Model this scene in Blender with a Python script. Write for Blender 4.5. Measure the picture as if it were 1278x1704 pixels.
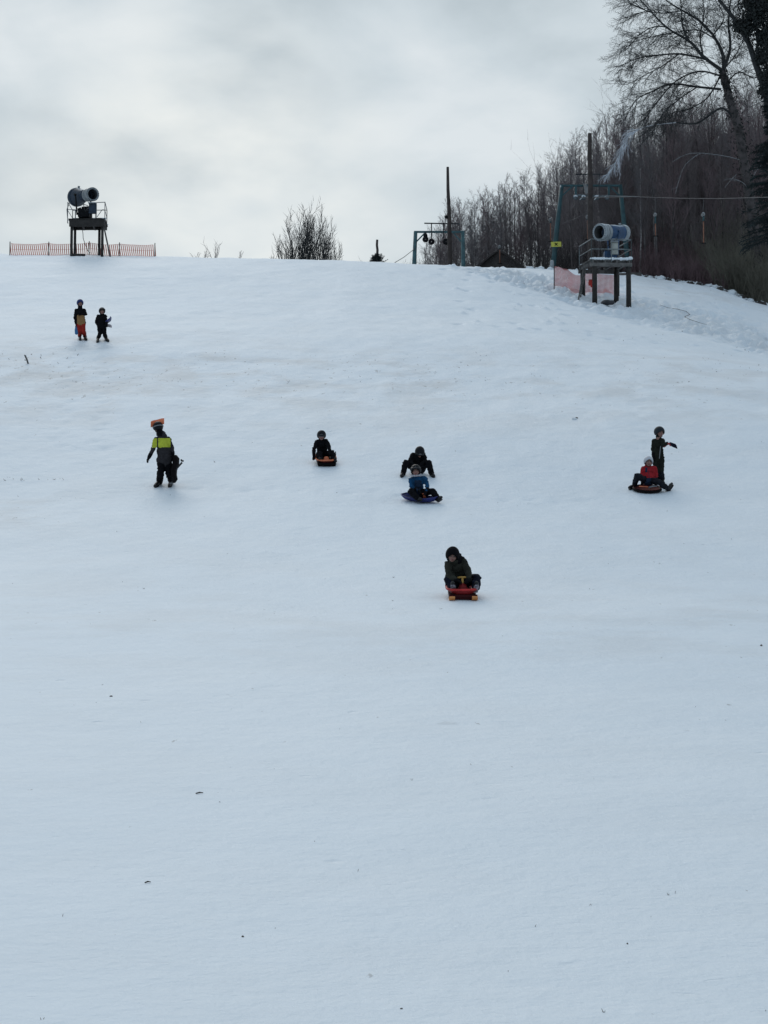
import bpy, bmesh, math, random
import numpy as np
from mathutils import Vector, Matrix, noise as mnoise

for o in list(bpy.data.objects):
    bpy.data.objects.remove(o)
SC = bpy.context.scene
COL = SC.collection
R = math.radians

# ------------------------------------------------------------------ camera
F = 3000.0; CX = 639.0; CY = 852.0; PITCH = math.atan((1050.0-CY)/F); EYE = 1.6
cam = bpy.data.cameras.new("camera")
cam.sensor_fit = 'HORIZONTAL'; cam.sensor_width = 36.0; cam.lens = F/1278.0*36.0
cam.clip_start = 0.1; cam.clip_end = 6000
camo = bpy.data.objects.new("camera", cam); COL.objects.link(camo)
camo.location = (0, 0, EYE); camo.rotation_euler = (R(90)+PITCH, 0, 0)
SC.camera = camo
SC.render.resolution_x = 768; SC.render.resolution_y = 1024

# ------------------------------------------------------------------ sky
SUN_EL, SUN_AZ = R(38), R(-14)      # behind the cloud, ahead and a little left
w = bpy.data.worlds.new("World"); SC.world = w; w.use_nodes = True
nt = w.node_tree; nt.nodes.clear()
def N(t, **k):
    n = nt.nodes.new(t)
    for a, b in k.items(): setattr(n, a, b)
    return n
L = nt.links.new
out = N('ShaderNodeOutputWorld'); bg = N('ShaderNodeBackground'); bg.inputs['Strength'].default_value = 0.1
sky = N('ShaderNodeTexSky'); sky.sky_type = 'NISHITA'; sky.sun_disc = False
sky.sun_elevation = SUN_EL; sky.sun_rotation = SUN_AZ
tc = N('ShaderNodeTexCoord')
mp = N('ShaderNodeMapping'); mp.inputs['Scale'].default_value = (1.0, 1.0, 2.0); mp.inputs['Rotation'].default_value = (0, R(18), 0)
mp.inputs['Location'].default_value = (3.3, 0.4, 1.7)
n1 = N('ShaderNodeTexNoise'); n1.inputs['Scale'].default_value = 7.5; n1.inputs['Detail'].default_value = 7; n1.inputs['Roughness'].default_value = 0.5; n1.inputs['Distortion'].default_value = 0.15
L(tc.outputs['Generated'], mp.inputs['Vector']); L(mp.outputs['Vector'], n1.inputs['Vector'])
ramp = N('ShaderNodeValToRGB'); cr = ramp.color_ramp
cr.elements[0].position = 0.34; cr.elements[0].color = (4.7, 5.45, 5.85, 1)
cr.elements[1].position = 0.66; cr.elements[1].color = (7.25, 7.8, 8.05, 1)
e = cr.elements.new(0.5); e.color = (5.95, 6.7, 7.1, 1)
L(n1.outputs['Fac'], ramp.inputs['Fac'])
# thin bright break in the cloud low over the crest
dotn = N('ShaderNodeVectorMath', operation='DOT_PRODUCT')
gd = Vector(((330-CX)/F, 1, (1050-385)/F)).normalized()
dotn.inputs[1].default_value = gd
nrm = N('ShaderNodeVectorMath', operation='NORMALIZE'); L(tc.outputs['Generated'], nrm.inputs[0]); L(nrm.outputs[0], dotn.inputs[0])
mr = N('ShaderNodeMapRange'); mr.inputs['From Min'].default_value = 0.9895; mr.inputs['From Max'].default_value = 1.0
mr.inputs['To Min'].default_value = 0; mr.inputs['To Max'].default_value = 1; mr.interpolation_type = 'SMOOTHSTEP'
L(dotn.outputs['Value'], mr.inputs['Value'])
mulf = N('ShaderNodeMath', operation='MULTIPLY'); 
n2 = N('ShaderNodeTexNoise'); n2.inputs['Scale'].default_value = 15; n2.inputs['Detail'].default_value = 4
L(mp.outputs['Vector'], n2.inputs['Vector'])
mr2 = N('ShaderNodeMapRange'); mr2.inputs['From Min'].default_value = 0.3; mr2.inputs['From Max'].default_value = 0.7; mr2.inputs['To Min'].default_value = 0.25
L(n2.outputs['Fac'], mr2.inputs['Value'])
L(mr.outputs[0], mulf.inputs[0]); L(mr2.outputs[0], mulf.inputs[1])
mixb = N('ShaderNodeMixRGB'); mixb.inputs['Color2'].default_value = (8.5, 8.75, 8.5, 1)
L(mulf.outputs[0], mixb.inputs['Fac']); L(ramp.outputs['Color'], mixb.inputs['Color1'])
# unseen sky behind the camera is made darker and bluer to dim the snow
sxy = N('ShaderNodeSeparateXYZ'); L(nrm.outputs[0], sxy.inputs[0])
mrb = N('ShaderNodeMapRange'); mrb.inputs['From Min'].default_value = -0.3; mrb.inputs['From Max'].default_value = 0.9; mrb.interpolation_type = 'SMOOTHSTEP'
L(sxy.outputs['Y'], mrb.inputs['Value'])
tint = N('ShaderNodeMixRGB'); tint.inputs['Color1'].default_value = (0.645, 0.72, 0.815, 1); tint.inputs['Color2'].default_value = (1, 1, 1, 1)
L(mrb.outputs[0], tint.inputs['Fac'])
mult = N('ShaderNodeMixRGB', blend_type='MULTIPLY'); mult.inputs['Fac'].default_value = 1.0
L(mixb.outputs['Color'], mult.inputs['Color1']); L(tint.outputs['Color'], mult.inputs['Color2']); mixb = mult
mixs = N('ShaderNodeMixRGB'); mixs.inputs['Fac'].default_value = 0.94
L(sky.outputs['Color'], mixs.inputs['Color1']); L(mixb.outputs['Color'], mixs.inputs['Color2'])
L(mixs.outputs['Color'], bg.inputs['Color']); L(bg.outputs['Background'], out.inputs['Surface'])

sun = bpy.data.lights.new("sun", 'SUN'); sun.energy = 0.68; sun.angle = R(28); sun.color = (1.0, 0.96, 0.9)
suno = bpy.data.objects.new("sun", sun); COL.objects.link(suno)
sd = Vector((math.sin(SUN_AZ)*math.cos(SUN_EL), math.cos(SUN_AZ)*math.cos(SUN_EL), math.sin(SUN_EL)))
suno.rotation_euler = sd.to_track_quat('Z', 'Y').to_euler()

SC.view_settings.view_transform = 'Standard'; SC.view_settings.look = 'None'
SC.view_settings.exposure = 0.0; SC.view_settings.gamma = 1.0
try: SC.cycles.transparent_max_bounces = 12
except Exception: pass

# ------------------------------------------------------------------ materials
def mat(name, col, rough=0.7, metal=0.0, var=0.25, vscale=6.0, bump=0.0, bscale=40.0, snow=0.0, snow_lo=0.45, spec=None, vs=None, bs=None):
    m = bpy.data.materials.new(name); m.use_nodes = True
    t = m.node_tree; b = t.nodes['Principled BSDF']; l = t.links.new
    b.inputs['Roughness'].default_value = rough; b.inputs['Metallic'].default_value = metal
    if spec is not None: b.inputs['Specular IOR Level'].default_value = spec
    tc = t.nodes.new('ShaderNodeTexCoord')
    n = t.nodes.new('ShaderNodeTexNoise'); n.inputs['Scale'].default_value = vscale; n.inputs['Detail'].default_value = 5
    l(tc.outputs['Object'], n.inputs['Vector'])
    mx = t.nodes.new('ShaderNodeMixRGB')
    mx.inputs['Color1'].default_value = tuple(c*(1-var) for c in col)+(1,)
    mx.inputs['Color2'].default_value = tuple(min(1, c*(1+var)) for c in col)+(1,)
    r = t.nodes.new('ShaderNodeMapRange'); r.inputs['From Min'].default_value = 0.35; r.inputs['From Max'].default_value = 0.65
    l(n.outputs['Fac'], r.inputs['Value']); l(r.outputs[0], mx.inputs['Fac'])
    last = mx.outputs['Color']
    if snow > 0:
        g = t.nodes.new('ShaderNodeNewGeometry'); s = t.nodes.new('ShaderNodeSeparateXYZ'); l(g.outputs['Normal'], s.inputs[0])
        n3 = t.nodes.new('ShaderNodeTexNoise'); n3.inputs['Scale'].default_value = 3.0; n3.inputs['Detail'].default_value = 3
        l(tc.outputs['Object'], n3.inputs['Vector'])
        ad = t.nodes.new('ShaderNodeMath'); ad.operation = 'ADD'; l(s.outputs['Z'], ad.inputs[0])
        sb = t.nodes.new('ShaderNodeMath'); sb.operation = 'MULTIPLY_ADD'; sb.inputs[1].default_value = 0.8; sb.inputs[2].default_value = -0.4
        l(n3.outputs['Fac'], sb.inputs[0]); l(sb.outputs[0], ad.inputs[1])
        rr = t.nodes.new('ShaderNodeMapRange'); rr.inputs['From Min'].default_value = snow_lo; rr.inputs['From Max'].default_value = snow_lo+0.15; rr.inputs['To Max'].default_value = snow
        l(ad.outputs[0], rr.inputs['Value'])
        m2 = t.nodes.new('ShaderNodeMixRGB'); m2.inputs['Color2'].default_value = (0.72, 0.78, 0.82, 1)
        l(rr.outputs[0], m2.inputs['Fac']); l(last, m2.inputs['Color1']); last = m2.outputs['Color']
    l(last, b.inputs['Base Color'])
    if bump > 0:
        nb = t.nodes.new('ShaderNodeTexNoise'); nb.inputs['Scale'].default_value = bscale; nb.inputs['Detail'].default_value = 4
        l(tc.outputs['Object'], nb.inputs['Vector'])
        bp = t.nodes.new('ShaderNodeBump'); bp.inputs['Strength'].default_value = bump; bp.inputs['Distance'].default_value = 0.02
        l(nb.outputs['Fac'], bp.inputs['Height']); l(bp.outputs[0], b.inputs['Normal'])
    return m

def snow_material():
    m = bpy.data.materials.new("packed_snow"); m.use_nodes = True
    t = m.node_tree; b = t.nodes['Principled BSDF']; l = t.links.new; nn = t.nodes.new
    b.inputs['Roughness'].default_value = 0.62; b.inputs['Specular IOR Level'].default_value = 0.25
    tc = nn('ShaderNodeTexCoord')
    def noise(scale, det=4, rough=0.5, vec=None, dist=0):
        n = nn('ShaderNodeTexNoise'); n.inputs['Scale'].default_value = scale; n.inputs['Detail'].default_value = det
        n.inputs['Roughness'].default_value = rough; n.inputs['Distortion'].default_value = dist
        l(vec or tc.outputs['Object'], n.inputs['Vector']); return n.outputs['Fac']
    def rng(x, a, c, lo=0.0, hi=1.0, smooth=True):
        r = nn('ShaderNodeMapRange'); r.inputs['From Min'].default_value = a; r.inputs['From Max'].default_value = c
        r.inputs['To Min'].default_value = lo; r.inputs['To Max'].default_value = hi
        if smooth: r.interpolation_type = 'SMOOTHSTEP'
        l(x, r.inputs['Value']); return r.outputs[0]
    def mth(op, a, c):
        q = nn('ShaderNodeMath'); q.operation = op
        for i, v in enumerate((a, c)):
            if isinstance(v, (int, float)): q.inputs[i].default_value = v
            else: l(v, q.inputs[i])
        return q.outputs[0]
    def mix(f, c1, c2):
        q = nn('ShaderNodeMixRGB')
        if isinstance(f, (int, float)): q.inputs['Fac'].default_value = f
        else: l(f, q.inputs['Fac'])
        for s, v in (('Color1', c1), ('Color2', c2)):
            if isinstance(v, tuple): q.inputs[s].default_value = v+(1,)
            else: l(v, q.inputs[s])
        return q.outputs[0]
    big = rng(noise(0.09, 4, 0.5), 0.35, 0.65)
    med = rng(noise(0.7, 5, 0.6), 0.35, 0.68)
    c = mix(big, SNOW_A, SNOW_B)
    c = mix(mth('MULTIPLY', med, 0.20), c, SNOW_C)
    # zones read from vertex attributes: 'dirt' = soil and grass through thin cover, plus painted dent shade in the track
    at = nn('ShaderNodeAttribute'); at.attribute_name = 'dirt_shade'; dz = at.outputs['Fac']
    warm = rng(noise(0.45, 5, 0.62), 0.42, 0.66)
    c = mix(mth('MULTIPLY', mth('MULTIPLY', warm, dz), 0.62), c, (0.56, 0.545, 0.53))
    mps = nn('ShaderNodeMapping'); mps.inputs['Scale'].default_value = (5.0, 1.9, 1.9); l(tc.outputs['Object'], mps.inputs['Vector'])
    sp = noise(1.0, 4, 0.66, mps.outputs[0])
    thr = mth('SUBTRACT', 0.72, mth('MULTIPLY', dz, 0.11))
    spk = rng(mth('SUBTRACT', sp, thr), 0.0, 0.03)
    c = mix(mth('MULTIPLY', spk, 0.42), c, (0.16, 0.15, 0.13))
    sp2 = rng(noise(2.6, 3, 0.6, dist=0.6), 0.70, 0.78)
    c = mix(mth('MULTIPLY', sp2, 0.28), c, (0.42, 0.45, 0.47))
    l(c, b.inputs['Base Color'])
    at2 = nn('ShaderNodeAttribute'); at2.attribute_name = 'rough'; rz = at2.outputs['Fac']
    h1 = mth('MULTIPLY', noise(3.2, 6, 0.62), 0.10)
    h2 = mth('MULTIPLY', noise(14.0, 4, 0.6), 0.022)
    # small dents and scratches
    mp = nn('ShaderNodeMapping'); mp.inputs['Rotation'].default_value = (0, 0, 0.5); mp.inputs['Scale'].default_value = (3.0, 6.0, 3.0)
    l(tc.outputs['Object'], mp.inputs['Vector'])
    dn = noise(1.0, 4, 0.55, mp.outputs[0], 0.4)
    dents = rng(dn, 0.66, 0.78, 0, -0.020)
    vo = nn('ShaderNodeTexVoronoi'); vo.inputs['Scale'].default_value = 1.3; vo.inputs['Randomness'].default_value = 1.0
    l(tc.outputs['Object'], vo.inputs['Vector'])
    pit = rng(vo.outputs['Distance'], 0.0, 0.10, -0.06, 0)
    pn = rng(noise(0.35, 2), 0.48, 0.6)
    pit = mth('MULTIPLY', pit, pn)
    rr = mth('MULTIPLY', mth('MULTIPLY', noise(4.0, 6, 0.72), 0.40), rz)
    h = mth('ADD', mth('ADD', h1, h2), mth('ADD', mth('ADD', dents, pit), rr))
    bp = nn('ShaderNodeBump'); bp.inputs['Strength'].default_value = 0.42; bp.inputs['Distance'].default_value = 1.0
    l(h, bp.inputs['Height']); l(bp.outputs[0], b.inputs['Normal'])
    return m
SNOW_A = (0.775, 0.84, 0.90); SNOW_B = (0.83, 0.88, 0.925); SNOW_C = (0.70, 0.78, 0.85)

# ------------------------------------------------------------------ object helpers
def tag(o, label=None, cat=None, group=None, kind=None):
    if label: o['label'] = label
    if cat: o['category'] = cat
    if group: o['group'] = group
    if kind: o['kind'] = kind
    return o
def thing(name, loc, label, cat, group=None):
    o = bpy.data.objects.new(name, None); o.empty_display_size = 0.2; COL.objects.link(o); o.location = loc
    return tag(o, label, cat, group)
def origin(o):
    v = Vector((0, 0, 0))
    while o is not None:
        v = v + Vector(o.location); o = o.parent
    return v
def link_mesh(name, me, parent=None, loc=None):
    o = bpy.data.objects.new(name, me); COL.objects.link(o)
    if parent is not None: o.parent = parent
    elif loc is not None: o.location = loc
    return o
def smooth(me, on=True):
    me.polygons.foreach_set('use_smooth', [on]*len(me.polygons))
class MB:
    def __init__(s): s.v = []; s.f = []; s.m = []
    def tube(s, pts, rad, n=6, caps=True, mi=0):
        pts = [Vector(p) for p in pts]
        if not hasattr(rad, '__len__'): rad = [rad]*len(pts)
        b0 = len(s.v); k = len(pts)
        d = (pts[-1]-pts[0]); 
        if d.length < 1e-6: d = Vector((0, 0, 1))
        ref = Vector((0, 0, 1)) if abs(d.normalized().z) < 0.8 else Vector((1, 0, 0))
        for i in range(k):
            t = (pts[min(i+1, k-1)]-pts[max(i-1, 0)])
            t = t.normalized() if t.length > 1e-9 else Vector((0, 0, 1))
            u = t.cross(ref); u = u.normalized() if u.length > 1e-6 else Vector((0, 1, 0)); v = t.cross(u)
            for j in range(n):
                a = 2*math.pi*j/n
                s.v.append(pts[i]+(u*math.cos(a)+v*math.sin(a))*rad[i])
        for i in range(k-1):
            for j in range(n):
                a = b0+i*n+j; b = b0+i*n+(j+1) % n
                s.f.append((a, b, b+n, a+n)); s.m.append(mi)
        if caps:
            s.f.append(tuple(b0+j for j in range(n))[::-1]); s.m.append(mi)
            s.f.append(tuple(b0+(k-1)*n+j for j in range(n))); s.m.append(mi)
        return s
    def beam(s, p0, p1, wd, ht, mi=0, up=(0, 0, 1)):
        p0 = Vector(p0); p1 = Vector(p1); t = (p1-p0).normalized(); up = Vector(up)
        if abs(t.dot(up)) > 0.97: up = Vector((0, 1, 0))
        r = t.cross(up).normalized(); u = r.cross(t)
        b = len(s.v)
        for p in (p0, p1):
            for a, c in ((-1, -1), (1, -1), (1, 1), (-1, 1)):
                s.v.append(p+r*a*wd/2+u*c*ht/2)
        for f in ((3, 2, 1, 0), (4, 5, 6, 7), (0, 1, 5, 4), (1, 2, 6, 5), (2, 3, 7, 6), (3, 0, 4, 7)):
            s.f.append(tuple(b+i for i in f)); s.m.append(mi)
        return s
    def box(s, c, size, ax=None, mi=0):
        c = Vector(c); ax = ax or (Vector((1, 0, 0)), Vector((0, 1, 0)), Vector((0, 0, 1)))
        s.beam(c-ax[1]*size[1]/2, c+ax[1]*size[1]/2, size[0], size[2], mi, ax[2]); return s
    def lathe(s, p, axis, prof, n=24, mi=0, sc=(1, 1), close=False):
        """prof = [(along, radius)...]"""
        p = Vector(p); ax = Vector(axis).normalized()
        ref = Vector((0, 0, 1)) if abs(ax.z) < 0.9 else Vector((1, 0, 0))
        u = ax.cross(ref).normalized(); v = u.cross(ax)
        b = len(s.v)
        for a, r in prof:
            for j in range(n):
                t = 2*math.pi*j/n
                s.v.append(p+ax*a+(u*math.cos(t)*sc[0]+v*math.sin(t)*sc[1])*r)
        for i in range(len(prof)-1):
            for j in range(n):
                a0 = b+i*n+j; b0 = b+i*n+(j+1) % n
                s.f.append((a0, b0, b0+n, a0+n)); s.m.append(mi)
        if close:
            s.f.append(tuple(b+j for j in range(n))[::-1]); s.m.append(mi)
            s.f.append(tuple(b+(len(prof)-1)*n+j for j in range(n))); s.m.append(mi)
        return s
    def ell(s, c, rad, M=None, n=14, mi=0):
        c = Vector(c); M = M or Matrix.Identity(3); b = len(s.v); k = n//2+1
        s.v.append(c+M @ Vector((0, 0, -rad[2])))
        for i in range(1, k):
            ph = -math.pi/2+math.pi*i/k
            for j in range(n):
                a = 2*math.pi*j/n
                s.v.append(c+M @ Vector((rad[0]*math.cos(ph)*math.cos(a), rad[1]*math.cos(ph)*math.sin(a), rad[2]*math.sin(ph))))
        s.v.append(c+M @ Vector((0, 0, rad[2]))); top = len(s.v)-1
        for j in range(n):
            s.f.append((b, b+1+(j+1) % n, b+1+j)); s.m.append(mi)
            s.f.append((top, top-n+j, top-n+(j+1) % n)); s.m.append(mi)
        for i in range(k-2):
            for j in range(n):
                a0 = b+1+i*n+j; b0 = b+1+i*n+(j+1) % n
                s.f.append((a0, b0, b0+n, a0+n)); s.m.append(mi)
        return s
    def mesh(s, name, mats, org=Vector((0, 0, 0)), sm=True):
        me = bpy.data.meshes.new(name)
        me.from_pydata([tuple(Vector(v)-org) for v in s.v], [], s.f)
        for m in (mats if isinstance(mats, (list, tuple)) else [mats]): me.materials.append(m)
        if any(s.m): me.polygons.foreach_set('material_index', s.m)
        smooth(me, sm); me.update(); return me
    def build(s, name, mats, parent=None, sm=False, loc=None):
        org = origin(parent) if parent is not None else Vector(loc or (0, 0, 0))
        me = s.mesh(name, mats, org, sm)
        return link_mesh(name, me, parent, org)

def ray(px, row):
    v = (CY-row)/F; u = (px-CX)/F
    c, s = math.cos(PITCH), math.sin(PITCH)
    return Vector((u, c-v*s, s+v*c))
def P(px, row, d):
    r = ray(px, row); r = r*(d/r.y)
    return Vector((r.x, d, r.z+EYE))

# ------------------------------------------------------------------ terrain
CD = np.array([-40, 0, 5, 7.3, 11, 15, 22, 30, 42, 53, 64, 80, 93, 110, 140, 400.])
CZ = np.array([0, 0, 0, .02, .2, .475, 1.2, 2.07, 4.55, 8.0, 11.78, 16.7, 20.8, 25.9, 35.0, 112.])
def pchip(x, xs, ys):
    h = np.diff(xs); dl = np.diff(ys)/h; m = np.zeros_like(ys)
    for i in range(1, len(xs)-1):
        if dl[i-1]*dl[i] > 0:
            w1 = 2*h[i]+h[i-1]; w2 = h[i]+2*h[i-1]; m[i] = (w1+w2)/(w1/dl[i-1]+w2/dl[i])
    m[0] = dl[0]; m[-1] = dl[-1]
    x = np.asarray(x, float); i = np.clip(np.searchsorted(xs, x)-1, 0, len(h)-1)
    t = (x-xs[i])/h[i]; t = np.clip(t, 0, 1)
    return ys[i]*(1+2*t)*(1-t)**2+m[i]*h[i]*t*(1-t)**2+ys[i+1]*t*t*(3-2*t)+m[i+1]*h[i]*t*t*(t-1)
def sstep(a, b, x):
    t = np.clip((np.asarray(x, float)-a)/(b-a), 0, 1); return t*t*(3-2*t)
def _hash(ix, iy, s):
    h = (ix.astype(np.int64)*374761393+iy.astype(np.int64)*668265263+s*1442695041) & 0xffffffff
    h = ((h ^ (h >> 13))*1274126177) & 0xffffffff
    return ((h ^ (h >> 16)) & 0xffff)/65535.0
def vnoise(x, y, s=0):
    ix = np.floor(x); iy = np.floor(y); fx = x-ix; fy = y-iy
    fx = fx*fx*(3-2*fx); fy = fy*fy*(3-2*fy)
    a = _hash(ix, iy, s); b = _hash(ix+1, iy, s); c = _hash(ix, iy+1, s); d = _hash(ix+1, iy+1, s)
    return (a*(1-fx)+b*fx)*(1-fy)+(c*(1-fx)+d*fx)*fy-0.5
def fbm(x, y, o=4, s=0, g=0.5):
    r = 0; a = 1
    for i in range(o):
        r = r+a*vnoise(x*2**i+17.3*i, y*2**i-9.1*i, s+i); a *= g
    return r
XC = np.array([-400, -20, -6.5, 4.5, 8.5, 11.5, 14.5, 17.5, 20.5, 30, 400.])
DR = np.array([0.0, 0.0, .26, .72, 1.08, 1.42, 1.72, 2.10, 2.75, 4.5, 8.0])
CR = np.array([103.2, 103.2, 103.2, 103, 105, 106.3, 106.3, 104.8, 101.5, 99, 99.])   # where the slope tops out
def terrain(x, y, detail=True):
    x = np.asarray(x, float); y = np.asarray(y, float)
    xs = np.where(y > 20, x/np.maximum(y, 20)*96, x/20*96)
    cr = pchip(np.clip(xs, -400, 400), XC, CR)
    k = 3.0                                     # soft minimum: the slope rounds over at the crest
    base = pchip(np.clip(y, -40, 400), CD, CZ)
    top = pchip(cr, CD, CZ)-0.10*(y-cr)
    m = np.minimum(base, top); q = 0.9
    z = m-q*np.log1p(np.exp(-np.abs(base-top)/q))
    z = z-sstep(cr+6, cr+60, y)*9.0
    z = z-pchip(np.clip(xs, -400, 400), XC, DR)*sstep(50, 88, y)
    # broad rolls
    z = z+0.10*fbm(x/9, y/9, 3, 5)*sstep(15, 40, y)
    if detail:
        r = roughzone(x, y)
        z = z+(0.03+.05*sstep(30, 55, y))*fbm(x/1.7, y/2.6, 4, 21, .6)*sstep(5, 14, y)
        z = z+r*(0.13*fbm(x/1.0, y/2.0, 4, 31, .7)+0.17*fbm(x/.38, y/.75, 3, 35, .6))
        # ruts of the piste machine
        c0 = np.interp(x, [2, 5, 7.5, 10, 13, 18, 25], [101, 98, 94, 89, 86, 82, 78])
        for k_ in (-2.2, -.6, 1.1, 2.9):
            z = z-0.11*np.exp(-((y-c0-k_*1.6-0.8*fbm(x/4, y/4, 2, 50))/.28)**2)*sstep(2, 5, x)*np.clip(r*2, 0, 1)
        z = z+sstep(98, 102, y)*sstep(7, 11, x)*(.12*np.abs(fbm(x/.9, y/.9, 3, 61)))
    return z
def roughzone(x, y):
    row = 1050-0.0*x
    # piste-machine track: from the crest right of centre past the tower and down to the right
    c = np.interp(x, [2, 5, 7.5, 10, 13, 18, 25], [101, 98, 94, 89.5, 86, 80.5, 76])
    wd = np.interp(x, [2, 6, 10, 14, 18, 25], [1.5, 3.8, 5.5, 7, 8.5, 9])
    n = fbm(x/2.5, y/2.5, 3, 77)*3.0
    return np.clip(1.5-1.2*np.abs(y-c+n)/wd, 0, 1)*sstep(1.5, 7, x)
_gx = np.arange(-60, 90, .2); _gy = np.arange(0, 200, .2)
_G = terrain(*[q.ravel() for q in np.meshgrid(_gx, _gy)]).reshape(len(_gy), len(_gx)).tolist()
def gz(x, y):
    fx = min(max((x+60)/.2, 0), len(_gx)-1.001); fy = min(max(y/.2, 0), len(_gy)-1.001); i = int(fx); j = int(fy); fx -= i; fy -= j
    a = _G[j]; b = _G[j+1]
    return (a[i]*(1-fx)+a[i+1]*fx)*(1-fy)+(b[i]*(1-fx)+b[i+1]*fx)*fy
def at(px, row, dmax=130):
    r = ray(px, row); d = 5.0; prev = d
    while d < dmax:
        p = r*(d/r.y)
        if p.z+EYE < gz(p.x, d):
            lo, hi = prev, d
            for _ in range(18):
                mdl = (lo+hi)/2; p = r*(mdl/r.y)
                if p.z+EYE < gz(p.x, mdl): hi = mdl
                else: lo = mdl
            return Vector((p.x, hi, p.z+EYE))
        prev = d; d += 0.4
    return None
if 'TESTROWS' in globals():
    for px in (0, 130, 300, 430, 600, 780, 900, 1000, 1050, 1150, 1250, 1278):
        ds = np.arange(60, 140, .25); zz = terrain((px-CX)/F*ds, ds, False)
        el = (zz-EYE)/ds; i = np.argmax(el); c, s = math.cos(PITCH), math.sin(PITCH)
        e_ = el[i]; v = (e_*c-s)/(c+e_*s)
        print(px, 'crest row', round(CY-v*F, 1), 'd', ds[i])
    for px, row in ((1012, 505), (1278, 560), (150, 568), (270, 813), (540, 777), (700, 840), (770, 999), (1080, 820), (600, 1300), (600, 1700), (43, 600)):
        print(px, row, at(px, row))

def build_ground():
    def axis(segs):
        o = []
        for a, b, st in segs: o += list(np.arange(a, b, st))
        o.append(segs[-1][1]); return np.array(o)
    ys = axis([(-2500, -300, 200), (-300, -20, 20), (-20, 6, 1), (6, 70, .16), (70, 108, .10), (108, 160, 1.5), (160, 400, 15), (400, 3000, 200)])
    xs = axis([(-2500, -300, 200), (-300, -50, 20), (-50, -24, 1.2), (-24, 24, .12), (24, 50, 1.2), (50, 300, 20), (300, 2500, 200)])
    X, Y = np.meshgrid(xs, ys); Z = terrain(X.ravel(), Y.ravel())
    # boot prints and kicked-up lumps in the churned strip
    Zg = Z.reshape(len(ys), len(xs)); rs = np.random.RandomState(12); k = 0
    px_ = rs.uniform(3, 24, 14000); py_ = rs.uniform(72, 104, 14000); kp = rs.uniform(0, 1, 14000) < roughzone(px_, py_)*.95+.015
    for x0, y0 in zip(px_[kp], py_[kp]):
        i = np.searchsorted(xs, x0); j = np.searchsorted(ys, y0); a = slice(max(i-4, 0), i+5); b = slice(max(j-6, 0), j+7)
        if rs.rand() < .62: dp, rx_, ry_ = -rs.uniform(.07, .17), rs.uniform(.12, .20), rs.uniform(.16, .30)
        else: dp, rx_, ry_ = rs.uniform(.05, .13), rs.uniform(.10, .18), rs.uniform(.12, .22)
        gx, gy = np.meshgrid((xs[a]-x0)/rx_, (ys[b]-y0)/ry_); Zg[b, a] += dp*np.exp(-(gx*gx+gy*gy))
    # foot trails of the walkers
    for tx, ty, ux, uy, n_ in ((-5.2, 44.3, .62, -.12, 16), (-11.1, 65.3, .1, -.75, 22), (-10.3, 65.0, .12, -.75, 22), (6.5, 44.8, .1, .75, 20)):
        for q_ in range(n_):
            x0 = tx+ux*(q_+1)+(.13 if q_ % 2 else -.13)*(1 if abs(uy) > .5 else 0); y0 = ty+uy*(q_+1)+(.14 if q_ % 2 else -.14)*(1 if abs(uy) < .5 else 0)
            i = np.searchsorted(xs, x0); j = np.searchsorted(ys, y0); a = slice(i-4, i+5); b = slice(j-4, j+5)
            gx, gy = np.meshgrid((xs[a]-x0)/.12, (ys[b]-y0)/.17); Zg[b, a] -= .045*np.exp(-(gx*gx+gy*gy))
    Z = Zg.ravel()
    nx, ny = len(xs), len(ys)
    me = bpy.data.meshes.new("snow_ground")
    V = np.stack([X.ravel(), Y.ravel(), Z], 1)
    i = np.arange(ny-1)[:, None]*nx+np.arange(nx-1)[None, :]
    Fc = np.stack([i, i+1, i+nx+1, i+nx], -1).reshape(-1, 4)
    me.vertices.add(len(V)); me.vertices.foreach_set('co', V.ravel())
    me.loops.add(Fc.size); me.loops.foreach_set('vertex_index', Fc.ravel().astype(np.int32))
    me.polygons.add(len(Fc)); me.polygons.foreach_set('loop_start', np.arange(0, Fc.size, 4, dtype=np.int32))
    me.update(calc_edges=True)
    x = X.ravel(); y = Y.ravel()
    rz = roughzone(x, y)
    a = me.attributes.new('rough', 'FLOAT', 'POINT'); a.data.foreach_set('value', rz.astype(np.float32))
    band = np.exp(-((y-59-0.12*x)/6.5)**2)*0.9*(1-0.3*sstep(8, 16, x))
    left = np.exp(-((y-42)/3.0)**2)*sstep(-3, -7, -(-x))*0.0+np.exp(-((y-41)/2.2)**2)*(1-sstep(-9, -6, x))*0.8
    lower = 0.25*np.exp(-((y-27)/6)**2)
    edge = sstep(91, 96, y)*sstep(12, 16, x)*0.6
    dirt_shade = np.clip(band*1.0+left+lower+rz*.35+edge+0.12, 0, 1.2)*(0.75+0.6*fbm(x/5, y/5, 3, 91))  # rz term paints the shade of trampled dents into the colour
    a = me.attributes.new('dirt_shade', 'FLOAT', 'POINT'); a.data.foreach_set('value', dirt_shade.astype(np.float32))
    smooth(me); me.materials.append(snow_material())
    o = link_mesh("ground", me); tag(o, kind='structure')
build_ground()
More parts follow.
